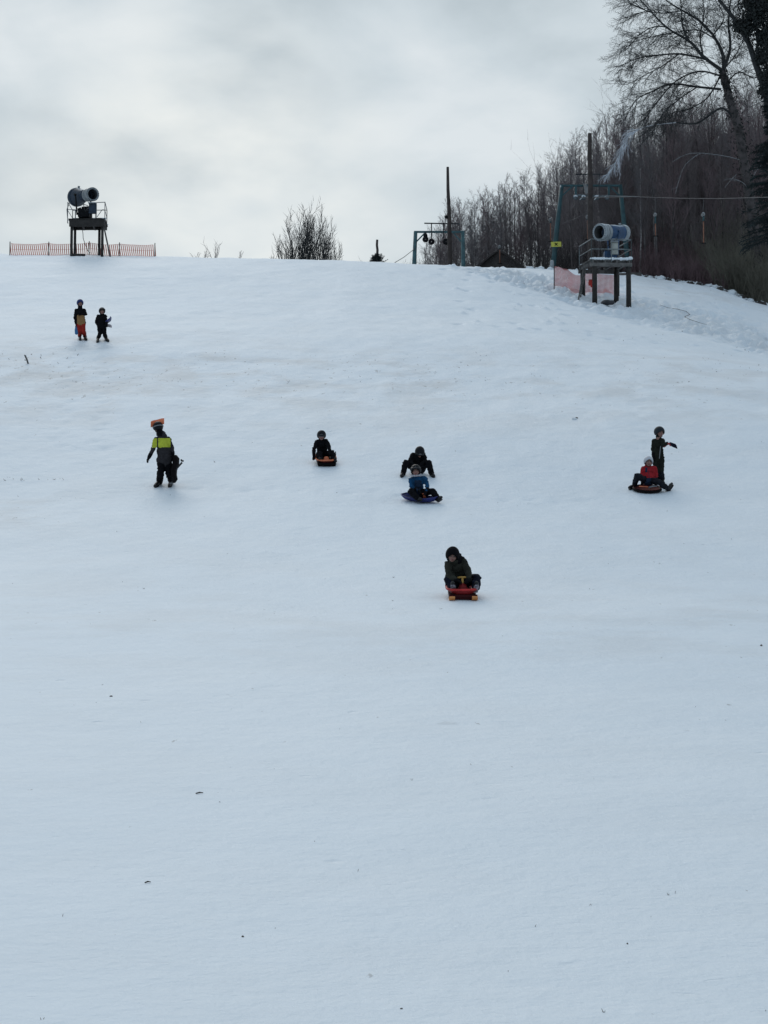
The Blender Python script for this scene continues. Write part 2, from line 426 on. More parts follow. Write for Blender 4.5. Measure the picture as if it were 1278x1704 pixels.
# ------------------------------------------------------------------ trees
class Segs:
    """many thin tapered twig segments -> one mesh, built with numpy"""
    def __init__(s): s.d = []; s.mi = []
    def add(s, p0, p1, r0, r1, mi=0):
        s.d.append((p0[0], p0[1], p0[2], p1[0], p1[1], p1[2], r0, r1)); s.mi.append(mi)
    def arrays(s, n=3):
        D = np.array(s.d, float).reshape(-1, 8); p0 = D[:, :3]; p1 = D[:, 3:6]
        t = p1-p0; t /= np.maximum(np.linalg.norm(t, axis=1, keepdims=True), 1e-9)
        ref = np.where(np.abs(t[:, 2:3]) < 0.8, np.array([[0, 0, 1.]]), np.array([[1., 0, 0]]))
        u = np.cross(t, ref); u /= np.linalg.norm(u, axis=1, keepdims=True); v = np.cross(t, u)
        V = []
        for p, r in ((p0, D[:, 6:7]), (p1, D[:, 7:8])):
            for j in range(n):
                a = 2*math.pi*j/n; V.append(p+(u*math.cos(a)+v*math.sin(a))*r)
        V = np.stack(V, 1).reshape(-1, 3); k = len(D); b = np.arange(k)[:, None]*(2*n)
        Fs = np.stack([np.concatenate([b+j, b+(j+1) % n, b+(j+1) % n+n, b+j+n], 1) for j in range(n)], 1).reshape(-1, 4)
        return V, Fs, np.repeat(np.array(s.mi), n)
    def mesh(s, name, mats, org=(0, 0, 0), n=3):
        V, Fs, mi = s.arrays(n); V = V-np.array(org)[None]
        me = bpy.data.meshes.new(name)
        me.vertices.add(len(V)); me.vertices.foreach_set('co', V.ravel())
        me.loops.add(Fs.size); me.loops.foreach_set('vertex_index', Fs.ravel().astype(np.int32))
        me.polygons.add(len(Fs)); me.polygons.foreach_set('loop_start', np.arange(0, Fs.size, 4, dtype=np.int32))
        for m in (mats if isinstance(mats, (list, tuple)) else [mats]): me.materials.append(m)
        me.polygons.foreach_set('material_index', mi.astype(np.int32))
        me.update(calc_edges=True); smooth(me); return me

def vadd(a, b, k=1.0): return (a[0]+b[0]*k, a[1]+b[1]*k, a[2]+b[2]*k)
def vnorm(a):
    l = math.sqrt(a[0]*a[0]+a[1]*a[1]+a[2]*a[2]) or 1; return (a[0]/l, a[1]/l, a[2]/l)
def rdir(rg, d, ang):
    """a unit vector at angle ang from d, random azimuth"""
    r = (rg.gauss(0, 1), rg.gauss(0, 1), rg.gauss(0, 1)); k = r[0]*d[0]+r[1]*d[1]+r[2]*d[2]
    q = vnorm((r[0]-d[0]*k, r[1]-d[1]*k, r[2]-d[2]*k)); c, s = math.cos(ang), math.sin(ang)
    return (d[0]*c+q[0]*s, d[1]*c+q[1]*s, d[2]*c+q[2]*s)
MINR = .007
def grow(rg, sg, p, d, ln, r, lv, sp, mi=0):
    """sp[lv] = (points, wiggle, upward pull, children, angle, length ratio, t_min, radius ratio)"""
    n, wig, up, nch, ang, lr, tm, rr = sp[lv]
    pts = [p]; ds = [d]; last = lv == len(sp)-1
    for i in range(n):
        d = vnorm((d[0]+rg.gauss(0, wig), d[1]+rg.gauss(0, wig), d[2]+rg.gauss(0, wig)+up))
        q = vadd(p, d, ln/n)
        sg.add(p, q, r*(1-0.8*i/n), r*(1-0.8*(i+1)/n), mi); p = q; pts.append(p); ds.append(d)
    if last: return
    k = nch if isinstance(nch, int) else rg.randint(*nch)
    for c in range(k):
        t = tm+(1-tm)*(c+rg.random())/k; i = min(int(t*n), n-1); f = t*n-i
        q = tuple(pts[i][j]*(1-f)+pts[i+1][j]*f for j in range(3))
        a = ang*rg.uniform(0.7, 1.3)
        grow(rg, sg, q, rdir(rg, ds[min(i+1, n)], a), ln*lr*(1.15-0.55*t)*rg.uniform(.7, 1.2), max(r*rr*(1-0.7*t), MINR), lv+1, sp, mi)

bark_dark = mat("bark_dark", (.070, .060, .059), .9, var=.4, vscale=3, bump=.5, bscale=12)  # forest bark and twig colours lightened to stand in for haze
bark_grey = mat("bark_grey", (.13, .12, .12), .9, var=.4, vscale=3, bump=.5, bscale=12, snow=.5, snow_lo=.75)
bark_pale = mat("bark_pale", (.30, .28, .275), .85, var=.45, vscale=5, bump=.3, bscale=12)
bark_oak = mat("bark_big_tree", (.030, .032, .033), .9, var=.35, vscale=3, bump=.6, bscale=9)
twig_brown = mat("twig_brown", (.165, .14, .142), .9, var=.3, vscale=.6)
twig_red = mat("twig_reddish", (.17, .125, .13), .9, var=.3, vscale=.6)
twig_grey = mat("twig_grey", (.16, .15, .155), .9, var=.3, vscale=.6)
twig_frost = mat("twig_frosted", (.55, .58, .64), .9, var=.3, vscale=2, snow=.9, snow_lo=.2)
twig_snow = mat("bough_snowy", (.09, .08, .08), .9, var=.3, vscale=2, snow=.6, snow_lo=.3)
brush_red = mat("brush_reddish", (.175, .115, .12), .95, var=.35, vscale=.5)
brush_olive = mat("brush_olive", (.15, .14, .11), .95, var=.35, vscale=.5)
brush_dark = mat("brush_dark", (.055, .050, .050), .95, var=.35, vscale=.5)
needle = mat("needles_dark", (.010, .019, .020), .85, var=.4, vscale=1.5)
ivy = mat("ivy_leaves", (.011, .015, .014), .8, var=.4, vscale=2)

def tree_variant(seed, kind):
    rg = random.Random(seed); tr = Segs(); cr = Segs()
    # trunk: slightly sinuous; sometimes forks
    stems = 1 if rg.random() < .6 else 2
    H = 10.0
    for sidx in range(stems):
        p = (0.12*sidx, 0.05*sidx, -0.6); d = vnorm((rg.gauss(0, .05), rg.gauss(0, .05), 1)); n = 12; r = .10 if stems == 1 else .08
        h = H*(1 if sidx == 0 else rg.uniform(.7, .95)); pts = [p]
        for i in range(n):
            d = vnorm((d[0]+rg.gauss(0, .045), d[1]+rg.gauss(0, .045), d[2]+.12)); q = vadd(p, d, (h+.6)/n)
            tr.add(p, q, r*(1-.88*i/n), r*(1-.88*(i+1)/n)); p = q; pts.append(p)
        t0 = {0: .33, 1: .22, 2: .42}[kind]; nl = {0: 30, 1: 34, 2: 24}[kind]
        for c in range(nl):
            t = t0+(1-t0)*(c+rg.random())/nl; i = min(int(t*n), n-1); f = t*n-i
            q = tuple(pts[i][j]*(1-f)+pts[i+1][j]*f for j in range(3))
            ang = {0: .62, 1: .85, 2: .5}[kind]*rg.uniform(.7, 1.25)
            ln = {0: 2.5, 1: 3.0, 2: 2.6}[kind]*(1.12-.75*t)*rg.uniform(.6, 1.2)
            sp = [(6, .10, {0: .10, 1: .06, 2: .12}[kind], (6, 9), .6, .42, .15, .55),
                  (3, .13, .06, (4, 6), .55, .55, .15, .6), (2, .15, .05, 0, 0, 0, 0, 0)]
            grow(rg, cr, q, rdir(rg, (0, 0, 1), ang), ln, .034*(1.1-.7*t), 0, sp)
    return tr, cr

TREES = []
kinds = [(0, bark_dark, twig_brown), (1, bark_dark, twig_brown), (2, bark_grey, twig_grey), (0, bark_grey, twig_brown),
         (2, bark_dark, twig_red), (1, bark_grey, twig_grey), (0, bark_dark, twig_red), (2, bark_dark, twig_brown)]
for i, (k, bm_, tm_) in enumerate(kinds):
    a, b = tree_variant(100+i, k)
    TREES.append((a.mesh("trunk", bm_, n=6), b.mesh("crown", tm_)))
birch = []
for i in range(2):
    a, b = tree_variant(300+i, 2); birch.append((a.mesh("trunk", bark_pale, n=6), b.mesh("crown", twig_grey)))

def put_tree(meshes, loc, sc, rz, name, label, group):
    r = thing(name, loc, label, 'tree', group); r.scale = (sc[0], sc[0], sc[1]); r.rotation_euler = (0, 0, rz)
    link_mesh('trunk', meshes[0], r); link_mesh('crown', meshes[1], r); return r
TP = [690, 740, 790, 830, 870, 920, 950, 975, 1000, 1050, 1100, 1170, 1290]
TR = [385, 345, 322, 305, 296, 268, 250, 216, 198, 176, 168, 160, 138]
rg = random.Random(7)
def forest_band(n, px0, px1, d0, d1, label, group, hk=(.72, 1.0), meshes=None, name='bare_tree'):
    for i in range(n):
        px = px0+(px1-px0)*(i+rg.random())/n; d = rg.uniform(d0, d1)
        x = (px-CX)/F*d; g = gz(x, d)-.1
        if 'wood_floor' in globals(): g = max(g, wood_floor(x, d)-.1)
        top = P(px, np.interp(px, TP, TR), d).z
        h = (top-g)*rg.uniform(*hk)
        if h < 2.5: continue
        s = h/10.0
        put_tree((meshes or TREES)[rg.randrange(len(meshes or TREES))], (x, d, g), (max(s, .62)*rg.uniform(.85, 1.1), s), rg.uniform(0, 6.28), name, label, group)

def wood_floor(x, y):
    px = CX+x/y*F
    row = np.interp(px, [880, 925, 960, 1000, 1060, 1150, 1278, 1500], [520, 470, 420, 375, 318, 272, 252, 240])
    r = row+(8*math.sin(px*.07)+5*math.sin(px*.19+1))
    # hillside reaches that height at 150 m and starts low at the edge of the piste
    ztop = EYE+(1050-r)/F*150
    t = (y-106)/(150-106)
    if t <= 0: return gz(x, y)-2*(-t)-0.3
    z0 = gz((px-CX)/F*106, 106)
    return z0+(ztop-z0)*min(t, 1.25)**1.15 if ztop > z0 else z0+(ztop-z0)*min(t, 1)
def build_hill():
    V = []; Fs = []; xs = np.linspace(5, 75, 120); ys = np.linspace(104, 190, 60)
    for y in ys:
        for x in xs:
            z = wood_floor(x, min(y, 160))-(max(0, y-160))*.5
            V.append((x, y, z+0.5*float(fbm(np.array([x/3]), np.array([y/3]), 3, 3)[0])))
    nx = len(xs)
    for j in range(len(ys)-1):
        for i in range(nx-1):
            a = j*nx+i; Fs.append((a, a+1, a+nx+1, a+nx))
    me = bpy.data.meshes.new("wooded_hillside"); me.from_pydata(V, [], Fs); smooth(me)
    me.materials.append(mat("leaf_litter", (.095, .083, .085), .95, var=.5, vscale=1.2, bump=.8, bscale=3))
    tag(link_mesh("hillside", me), kind='structure')
build_hill()

GF = 'bare trees of the wood behind the slope'
forest_band(26, 925, 1300, 132, 150, 'bare brown tree high up in the wood behind the lift pylon', 'bare trees high up in the wood', (.85, 1.02))
forest_band(34, 930, 1300, 116, 131, 'bare dark tree deep in the dense wood right of the lift pylon', 'bare trees deep in the dense wood', (.8, 1.0))
forest_band(34, 950, 1300, 107.5, 115, 'bare dark tree near the edge of the wood behind the snow gun', 'bare trees near the edge of the wood', (.6, .95))
forest_band(30, 712, 960, 128, 140, 'slender bare tree at the back of the thin wood between the two pylons', 'slender bare trees at the back of the thin wood', (.82, 1.0))
forest_band(26, 705, 950, 116, 127, 'slender bare tree in front of the thin wood between the two pylons', 'slender bare trees in front of the thin wood', (.7, .98))
for px, d, hk in ((1068, 108, .68), (1098, 109, .72), (1015, 110, .66), (905, 118, .8)):
    x = (px-CX)/F*d; g = gz(x, d)-.1; h = (P(px, np.interp(px, TP, TR), d).z-g)*hk
    put_tree(birch[0] if px % 2 else birch[1], (x, d, g), (.8, h/10), rg.uniform(0, 6), 'pale_tree',
             {1068: 'pale slim tree trunk in the wood just right of the lift pylon leg', 1098: 'pale slim tree right of the first pale trunk by the pylon', 1015: 'pale slim tree standing behind the right snow gun', 905: 'pale slim tree just left of the lift pylon with the yellow sign'}[px], None)

def brush(name, m, n, fn, hgt, label, seed, spread=.35, wid=.012):
    r = random.Random(seed); sg = Segs()
    for i in range(n):
        x, y, k = fn(r); z = gz(x, y)-.1
        z = max(z, wood_floor(x, y)-.1) if y > 106 else z
        h = hgt*k*r.uniform(.5, 1.15)
        sp = [(5, .11, .03, (5, 8), .55, .45, .25, .6), (3, .14, .03, 2, .5, .5, .2, .7), (2, .15, 0, 0, 0, 0, 0, 0)]
        for s_ in range(3):
            grow(r, sg, (x+r.gauss(0, .12), y+r.gauss(0, .12), z), rdir(r, (0, 0, 1), abs(r.gauss(0, spread))), h, wid, 0, sp)
    me = sg.mesh(name, m); o = link_mesh(name, me); tag(o, label, 'undergrowth', kind='stuff')
def edge_d(px): return float(np.interp(px, [1050, 1100, 1150, 1200, 1250, 1278, 1330], [106.3, 106, 105, 104, 102.6, 101.8, 100.5]))
def fr(px0, px1, back, kf=1.0):
    def f(r):
        px = r.uniform(px0, px1); t = r.random()**1.5; d = edge_d(px)+t*back; k = (.55+.6*t)*kf
        return (px-CX)/F*d, d, k
    return f
brush('reddish_undergrowth', brush_red, 300, fr(1046, 1215, 7), 2.7, 'reddish brown thicket along the edge of the wood right of the snow gun', 11)
brush('olive_undergrowth', brush_olive, 200, fr(1195, 1300, 6, 1.2), 4.0, 'olive tinged thicket at the right edge of the wood', 12)
def fdark(r):
    px = r.uniform(870, 1060); d = r.uniform(108, 117); return (px-CX)/F*d, d, 1.0
brush('dark_undergrowth', brush_dark, 130, fdark, 2.2, 'dark low thicket behind the lift pylon and the netting', 13)
def fmid(r):
    px = r.uniform(925, 1290); d = r.uniform(109, 121); return (px-CX)/F*d, d, r.uniform(.5, 1.25)
def ftop(r):
    px = r.uniform(1010, 1300); d = r.uniform(136, 155); return (px-CX)/F*d, d, r.uniform(.6, 1.2)
brush('hillside_thicket', twig_brown, 300, ftop, 6.4, 'brown tangle of thin stems crowning the hillside wood at the right', 16, .25, .02)
brush('brown_thicket', twig_brown, 230, fmid, 5.6, 'tall brown tangle of thin stems filling the wood behind the pylon', 15, .22, .014)
def fleft(r):
    px = r.uniform(705, 880); d = r.uniform(117, 130); return (px-CX)/F*d, d, 1.0
brush('low_thicket', brush_dark, 90, fleft, 2.6, 'low dark thicket under the thin wood between the pylons', 14)

# the crest bush, the twigs and the little conifer
def bush_on_crest(px0, px1, toprow, d, n, name, label, cat, seed, hrel=None, wid=.034):
    c = (px0+px1)/2; x0 = (c-CX)/F*d; g = gz(x0, d)-.2; r = random.Random(seed); sg = Segs(); st = Segs()
    top = P(c, toprow, d).z-g; hw = (px1-px0)/2/F*d
    root = thing(name, (x0, d, g), label, cat)
    for i in range(n):
        u = -1+2*(i+r.random())/n; bx = x0+u*hw*.80; by = d+r.uniform(-1, 1)*hw*.5; h = top*math.sqrt(max(.10, 1-(u*.97)**2))*r.uniform(.82, 1.0)
        dd = vnorm((u*.10+r.gauss(0, .035), r.gauss(0, .08), 1))
        sp = [(8, .05, .05, (20, 26), .42, .20, .06, .45), (3, .12, .10, (4, 6), .45, .5, .15, .6), (2, .12, .05, 0, 0, 0, 0, 0)]
        p = (bx, by, g)
        st.add(p, vadd(p, dd, h*.3), wid*2.2, wid*1.5)
        grow(r, sg, p, dd, h, wid*1.6, 0, sp)
    link_mesh('trunk', st.mesh('trunk', bark_dark, root.location, 6), root)
    link_mesh('crown', sg.mesh('crown', bark_oak, root.location), root)
    return root
MINR = .013
bush_on_crest(455, 561, 363, 122, 96, 'bare_shrub', 'wide rounded clump of bare upright stems showing above the crest in the middle', 'shrub', 5)
MINR = .010
def weed(px, toprow, d, label, seed, n=4, sp_=.25, group=None):
    x = (px-CX)/F*d; g = gz(x, d)-.1; top = P(px, toprow, d).z-g; r = random.Random(seed); sg = Segs()
    for i in range(n):
        sp = [(5, .10, .02, (4, 6), .5, .35, .3, .6), (2, .12, .03, 0, 0, 0, 0, 0)]
        grow(r, sg, (x+r.gauss(0, .01), d, g), rdir(r, (0, 0, 1), abs(r.gauss(0, sp_))), top*r.uniform(.6, 1), .022, 0, sp)
    me = sg.mesh('weed', twig_brown, (x, d, g)); o = link_mesh('bare_sapling', me, None, (x, d, g)); tag(o, label, 'sapling', group)
GW = 'bare saplings poking over the crest'
weed(355, 398, 106, 'tallest bare sapling poking over the crest between the left netting and the shrub', 1, 5)
weed(335, 412, 106, 'small bare sapling just left of the tallest one on the crest', 2, 5, .4)
weed(322, 416, 105, 'leftmost tiny bare sapling on the crest right of the netting', 3, 4, .4)
weed(396, 414, 106, 'tiny bare sapling on the crest nearer the rounded shrub', 4, 3, .3)
weed(612, 418, 108, 'thin bent dark sapling just left of the small conifer on the crest', 6, 2, .15)
weed(603, 430, 107, 'short dark stub of a sapling left of the bent one on the crest', 7, 2, .2)
weed(655, 427, 107, 'short forked sapling between the small conifer and the far pylon', 8, 3, .35)

def conifer(px, toprow, d, w_px, name, label, seed, mtr=bark_dark, h_from=None, dens=1.0, base_row=None):
    x = (px-CX)/F*d; g = gz(x, d)-.2 if base_row is None else P(px, base_row, d).z
    H = P(px, toprow, d).z-g; hw = w_px/2/F*d; r = random.Random(seed); tr = Segs(); cr = Segs()
    root = thing(name, (x, d, g), label, 'conifer')
    tr.add((x, d, g), (x, d, g+H*.5), .012*H+.03, .008*H+.02); tr.add((x, d, g+H*.5), (x, d, g+H), .008*H+.02, .02)
    n = int(H*22*dens)
    for i in range(n):
        t = (i+r.random())/n; z = g+H*(.06+.92*t); az = r.uniform(0, 6.283); ln = hw*(1.05-t)*r.uniform(.75, 1.1)
        d0 = vnorm((math.cos(az), math.sin(az), .15-.35*(1-t)))
        p = (x, d, z); k = 6
        for j in range(k):
            q = vadd(p, (d0[0], d0[1], d0[2]-.05*j), ln/k); cr.add(p, q, .03, .02)
            for s_ in range(int(9*dens)):
                e = rdir(r, d0, r.uniform(.5, 1.2)); f = r.random(); b = tuple(p[a]*(1-f)+q[a]*f for a in range(3))
                cr.add(b, vadd(b, (e[0], e[1], e[2]-.25), r.uniform(.12, .32)*min(1, ln/1.2+.25)), .022, .006)
            p = q
    link_mesh('trunk', tr.mesh('trunk', mtr, root.location, 6), root)
    link_mesh('crown', cr.mesh('crown', needle, root.location), root)
MINR = .007
def dwarf_conifer():
    r = random.Random(3); c = P(626, 431, 105.0); root = thing('small_conifer', (c.x, c.y, gz(c.x, c.y)-.1), 'small bushy dark conifer on the crest with a thin post rising behind it', 'conifer'); tr = Segs(); cr = Segs()
    tr.add((c.x, c.y, gz(c.x, c.y)-.2), (c.x, c.y, c.z+.3), .05, .02)
    for i in range(170):
        e = rdir(r, (0, 0, 1), r.uniform(0, 1.9)); ln = r.uniform(.25, .46)*(1+.25*e[0]); p = (c.x+r.gauss(0, .06), c.y+r.gauss(0, .06), c.z-.22)
        for k in range(4):
            q = vadd(p, (e[0], e[1], e[2]+.08*k), ln/4); cr.add(p, q, .018, .014)
            for s_ in range(4): d_ = rdir(r, e, .7); cr.add(q, vadd(q, d_, .09), .016, .004)
            p = q
    link_mesh('trunk', tr.mesh('trunk', bark_dark, root.location, 6), root); link_mesh('crown', cr.mesh('crown', needle, root.location), root)
dwarf_conifer()

# big tree at the right edge
BD = 104.5
def bigtree():
    r = random.Random(42); tr = Segs(); cr = Segs(); fro = Segs()
    bp_ = P(1258, 500, BD); root = thing('overhanging_tree', (bp_.x, bp_.y, gz(bp_.x, bp_.y)-.2), 'tall bare tree at the right edge arching its fine branches over the sky', 'tree')
    def path(L_, r0, r1, sg, dep=0.0, dep1=0.0, sides=None):
        pts = [tuple(P(a, b, BD+dep+(dep1-dep)*i/max(1, len(L_)-1))) for i, (a, b) in enumerate(L_)]
        # smooth the traced line
        out_ = []
        for i in range(len(pts)-1):
            p0 = pts[max(i-1, 0)]; p1 = pts[i]; p2 = pts[i+1]; p3 = pts[min(i+2, len(pts)-1)]
            for j in range(4):
                t = j/4
                out_.append(tuple(.5*((2*p1[k])+(-p0[k]+p2[k])*t+(2*p0[k]-5*p1[k]+4*p2[k]-p3[k])*t*t+(-p0[k]+3*p1[k]-3*p2[k]+p3[k])*t**3) for k in range(3)))
        out_.append(pts[-1]); n = len(out_)-1
        for i in range(n): sg.add(out_[i], out_[i+1], r0+(r1-r0)*i/n, r0+(r1-r0)*(i+1)/n)
        return out_
    def clothe(pl, per_m, ln, sp, sg, t0=0.1, droop=0.0, r_=.02):
        n = len(pl)-1; tot = sum((Vector(pl[i])-Vector(pl[i+1])).length for i in range(n))
        k = int(tot*per_m)
        for c in range(k):
            t = t0+(1-t0)*(c+r.random())/k; i = min(int(t*n), n-1); f = t*n-i
            q = tuple(pl[i][j]*(1-f)+pl[i+1][j]*f for j in range(3))
            d = vnorm(tuple(pl[i+1][j]-pl[i][j] for j in range(3)))
            e = rdir(r, d, r.uniform(.45, .95)); e = vnorm((e[0]-.15, e[1], e[2]-droop))
            grow(r, sg, q, e, ln*r.uniform(.5, 1.2)*(1.1-.5*t), r_, 0, sp)
    trunk = path([(1262, 505), (1256, 400), (1246, 320), (1236, 260), (1229, 216), (1214, 165), (1208, 140), (1202, 119)], .34, .2, tr)
    sp = [(5, .12, -.01, (7, 10), .65, .5, .1, .6), (4, .15, -.02, (4, 7), .7, .5, .1, .7), (3, .18, -.02, 0, 0, 0, 0, 0)]
    limbs = [([(1202, 119), (1170, 95), (1148, 70), (1107, 45), (1051, 0), (1020, -22)], .15, -2),
             ([(1204, 117), (1202, 90), (1186, 59), (1163, 34), (1136, 18), (1107, 0), (1080, -25)], .14, 2),
             ([(1148, 70), (1136, 45), (1134, 18), (1130, -20)], .08, 3),
             ([(1175, 99), (1130, 90), (1080, 93), (1042, 98), (1008, 110)], .08, -3),
             ([(1200, 149), (1161, 145), (1116, 140), (1076, 153), (1042, 167), (1017, 200)], .09, 1),
             ([(1197, 126), (1163, 119), (1125, 135), (1087, 171), (1060, 200)], .07, -1),
             ([(1204, 117), (1215, 80), (1212, 40), (1216, 0), (1222, -30)], .12, 2),
             ([(1190, 65), (1160, 50), (1120, 55), (1075, 62), (1035, 70)], .05, 2),
             ([(1107, 45), (1080, 45), (1050, 58), (1018, 85)], .045, -1),
             ([(1136, 18), (1100, 22), (1060, 20), (1022, 30)], .045, 2),
             ([(1202, 119), (1180, 160), (1150, 180), (1115, 190), (1085, 215)], .06, 3),
             ([(1186, 59), (1205, 30), (1190, 0)], .05, 0),
             ([(1170, 95), (1165, 60), (1172, 20), (1165, -15)], .06, 4),
             ([(1130, 90), (1100, 110), (1062, 125), (1025, 140)], .05, 3), ([(1160, 145), (1130, 165), (1100, 190), (1075, 225)], .045, -2), ([(1080, 22), (1055, 15), (1030, 5), (1015, -10)], .04, 1), ([(1208, 140), (1230, 120), (1255, 130), (1275, 120)], .06, 3), ([(1202, 119), (1225, 90), (1240, 60)], .06, 4)]
    for L_, r0, dp in limbs:
        L_ = [(a+max(0, 1110-a)*.24, b) for a, b in L_]
        pl = path(L_, r0, .02, cr, 0, dp)
        clothe(pl, 4.6, 2.3, sp, cr, .10, .2)
    pl = path([(1222, 200), (1200, 180), (1160, 205), (1125, 204)], .09, .045, cr, 0, -1)
    clothe(pl, 1.5, 1.2, sp, cr, .2, .2)
    root_r = root
    # frosted bough that hangs towards the pylon
    fro_pl = path([(1125, 204), (1090, 208), (1069, 213), (1049, 224), (1036, 245), (1026, 268), (1012, 290)], .020, .014, fro, -1, -2)
    spf = [(4, .10, -.12, (5, 7), .4, .55, .1, .7), (3, .12, -.15, (2, 3), .4, .6, .1, .8), (2, .12, -.1, 0, 0, 0, 0, 0)]
    clothe(fro_pl[8:], 9.0, 1.1, spf, fro, .0, .5, .022)
    sb = Segs()
    for L_, r0 in (([(1236, 268), (1215, 262), (1186, 257), (1160, 255), (1140, 258), (1118, 270)], .03), ([(1160, 258), (1140, 275), (1130, 300), (1124, 322)], .02),
                   ([(1246, 320), (1238, 306), (1220, 298), (1205, 300)], .035), ([(1278, 268), (1262, 280), (1250, 300)], .035), ([(1226, 290), (1216, 300), (1206, 312)], .02), ([(1224, 296), (1240, 290), (1252, 280)], .02)):
        pl = path(L_, r0, .012, sb, 0, -1.5); clothe(pl, 1.0, .7, spf[1:], sb, .3, .1, .012)
    # ivy and hanging shoots round the trunk
    iv = Segs()
    for i in range(1500):
        t = r.random(); k = min(int(t*(len(trunk)-1)), len(trunk)-2); q = trunk[k]; e = rdir(r, (0, 0, 1), r.uniform(.4, 2.2))
        q = vadd(q, e, abs(r.gauss(0, .32))); iv.add(q, vadd(q, rdir(r, (0, 0, 1), r.uniform(0, 3)), .16), .035, .02)
    link_mesh('trunk', tr.mesh('trunk', bark_dark, root.location, 8), root)
    link_mesh('crown', cr.mesh('crown', bark_oak, root.location), root)
    b = link_mesh('bough', fro.mesh('bough', twig_frost, root.location), root); b['label'] = 'frosted whitish bough hanging towards the pylon'
    b = link_mesh('bough', sb.mesh('bough', twig_snow, root.location), root); b['label'] = 'bare snow covered boughs low on the trunk'
    b = link_mesh('ivy', iv.mesh('ivy', ivy, root.location), root)
bigtree()
def ivytree():
    r = random.Random(9); tr = Segs(); cr = Segs(); iv = Segs(); D = 101
    bp_ = P(1300, 510, D); root = thing('ivy_clad_tree', (bp_.x, D, gz(bp_.x, D)-.2), 'dark ivy clad tree leaning in from the top right corner', 'tree')
    main = [(1300, 510), (1292, 300), (1284, 190), (1276, 155), (1258, 108), (1247, 74), (1220, 29), (1197, 0), (1180, -25)]
    pts = [tuple(P(a, b, D)) for a, b in main]; n = len(pts)
    for i in range(n-1): tr.add(pts[i], pts[i+1], .30-.27*i/n, .30-.27*(i+1)/n)
    br = [pts[2:]]
    for L_ in ([(1258, 108), (1262, 60), (1250, 20), (1256, -25)], [(1284, 190), (1275, 100), (1282, 40), (1276, -20)], [(1247, 74), (1240, 40), (1262, 10), (1270, -20)]):
        q = [tuple(P(a, b, D+r.uniform(-1, 1))) for a, b in L_]; br.append(q)
        for i in range(len(q)-1): tr.add(q[i], q[i+1], .10-.02*i, .08-.02*i)
    sp = [(4, .12, 0, (5, 7), .6, .5, .1, .6), (3, .14, 0, 3, .6, .5, .1, .7), (2, .15, 0, 0, 0, 0, 0, 0)]
    for q in br:
        for i in range(len(q)-1):
            for k in range(7):
                f = r.random(); b = tuple(q[i][a]*(1-f)+q[i+1][a]*f for a in range(3)); grow(r, cr, b, rdir(r, (0, 0, 1), r.uniform(.3, 1.6)), r.uniform(.8, 1.6), .02, 0, sp)
    # clumps of leaves
    for (a, b_, s_, m_) in ((1262, 20, 26, 1500), (1240, 45, 15, 700), (1275, 60, 22, 1200), (1226, 42, 9, 260), (1268, 95, 14, 600), (1281, 130, 18, 800), (1250, -5, 25, 900), (1285, 0, 30, 1000), (1272, 150, 12, 400)):
        for i in range(m_):
            c = P(a+r.gauss(0, s_*.42), b_+r.gauss(0, s_*.5), D+r.gauss(0, .7)); e = rdir(r, (0, 0, 1), r.uniform(0, 3.1)); iv.add(tuple(c), vadd(tuple(c), e, .13), .05, .02)
    link_mesh('trunk', tr.mesh('trunk', bark_oak, root.location, 8), root); link_mesh('crown', cr.mesh('crown', bark_oak, root.location), root)
    link_mesh('ivy', iv.mesh('ivy', ivy, root.location), root)
ivytree()
conifer(1290, 135, 100, 110, 'dark_conifer', 'dark blue green conifer at the right edge under the overhanging tree', 8, dens=.9, base_row=420)
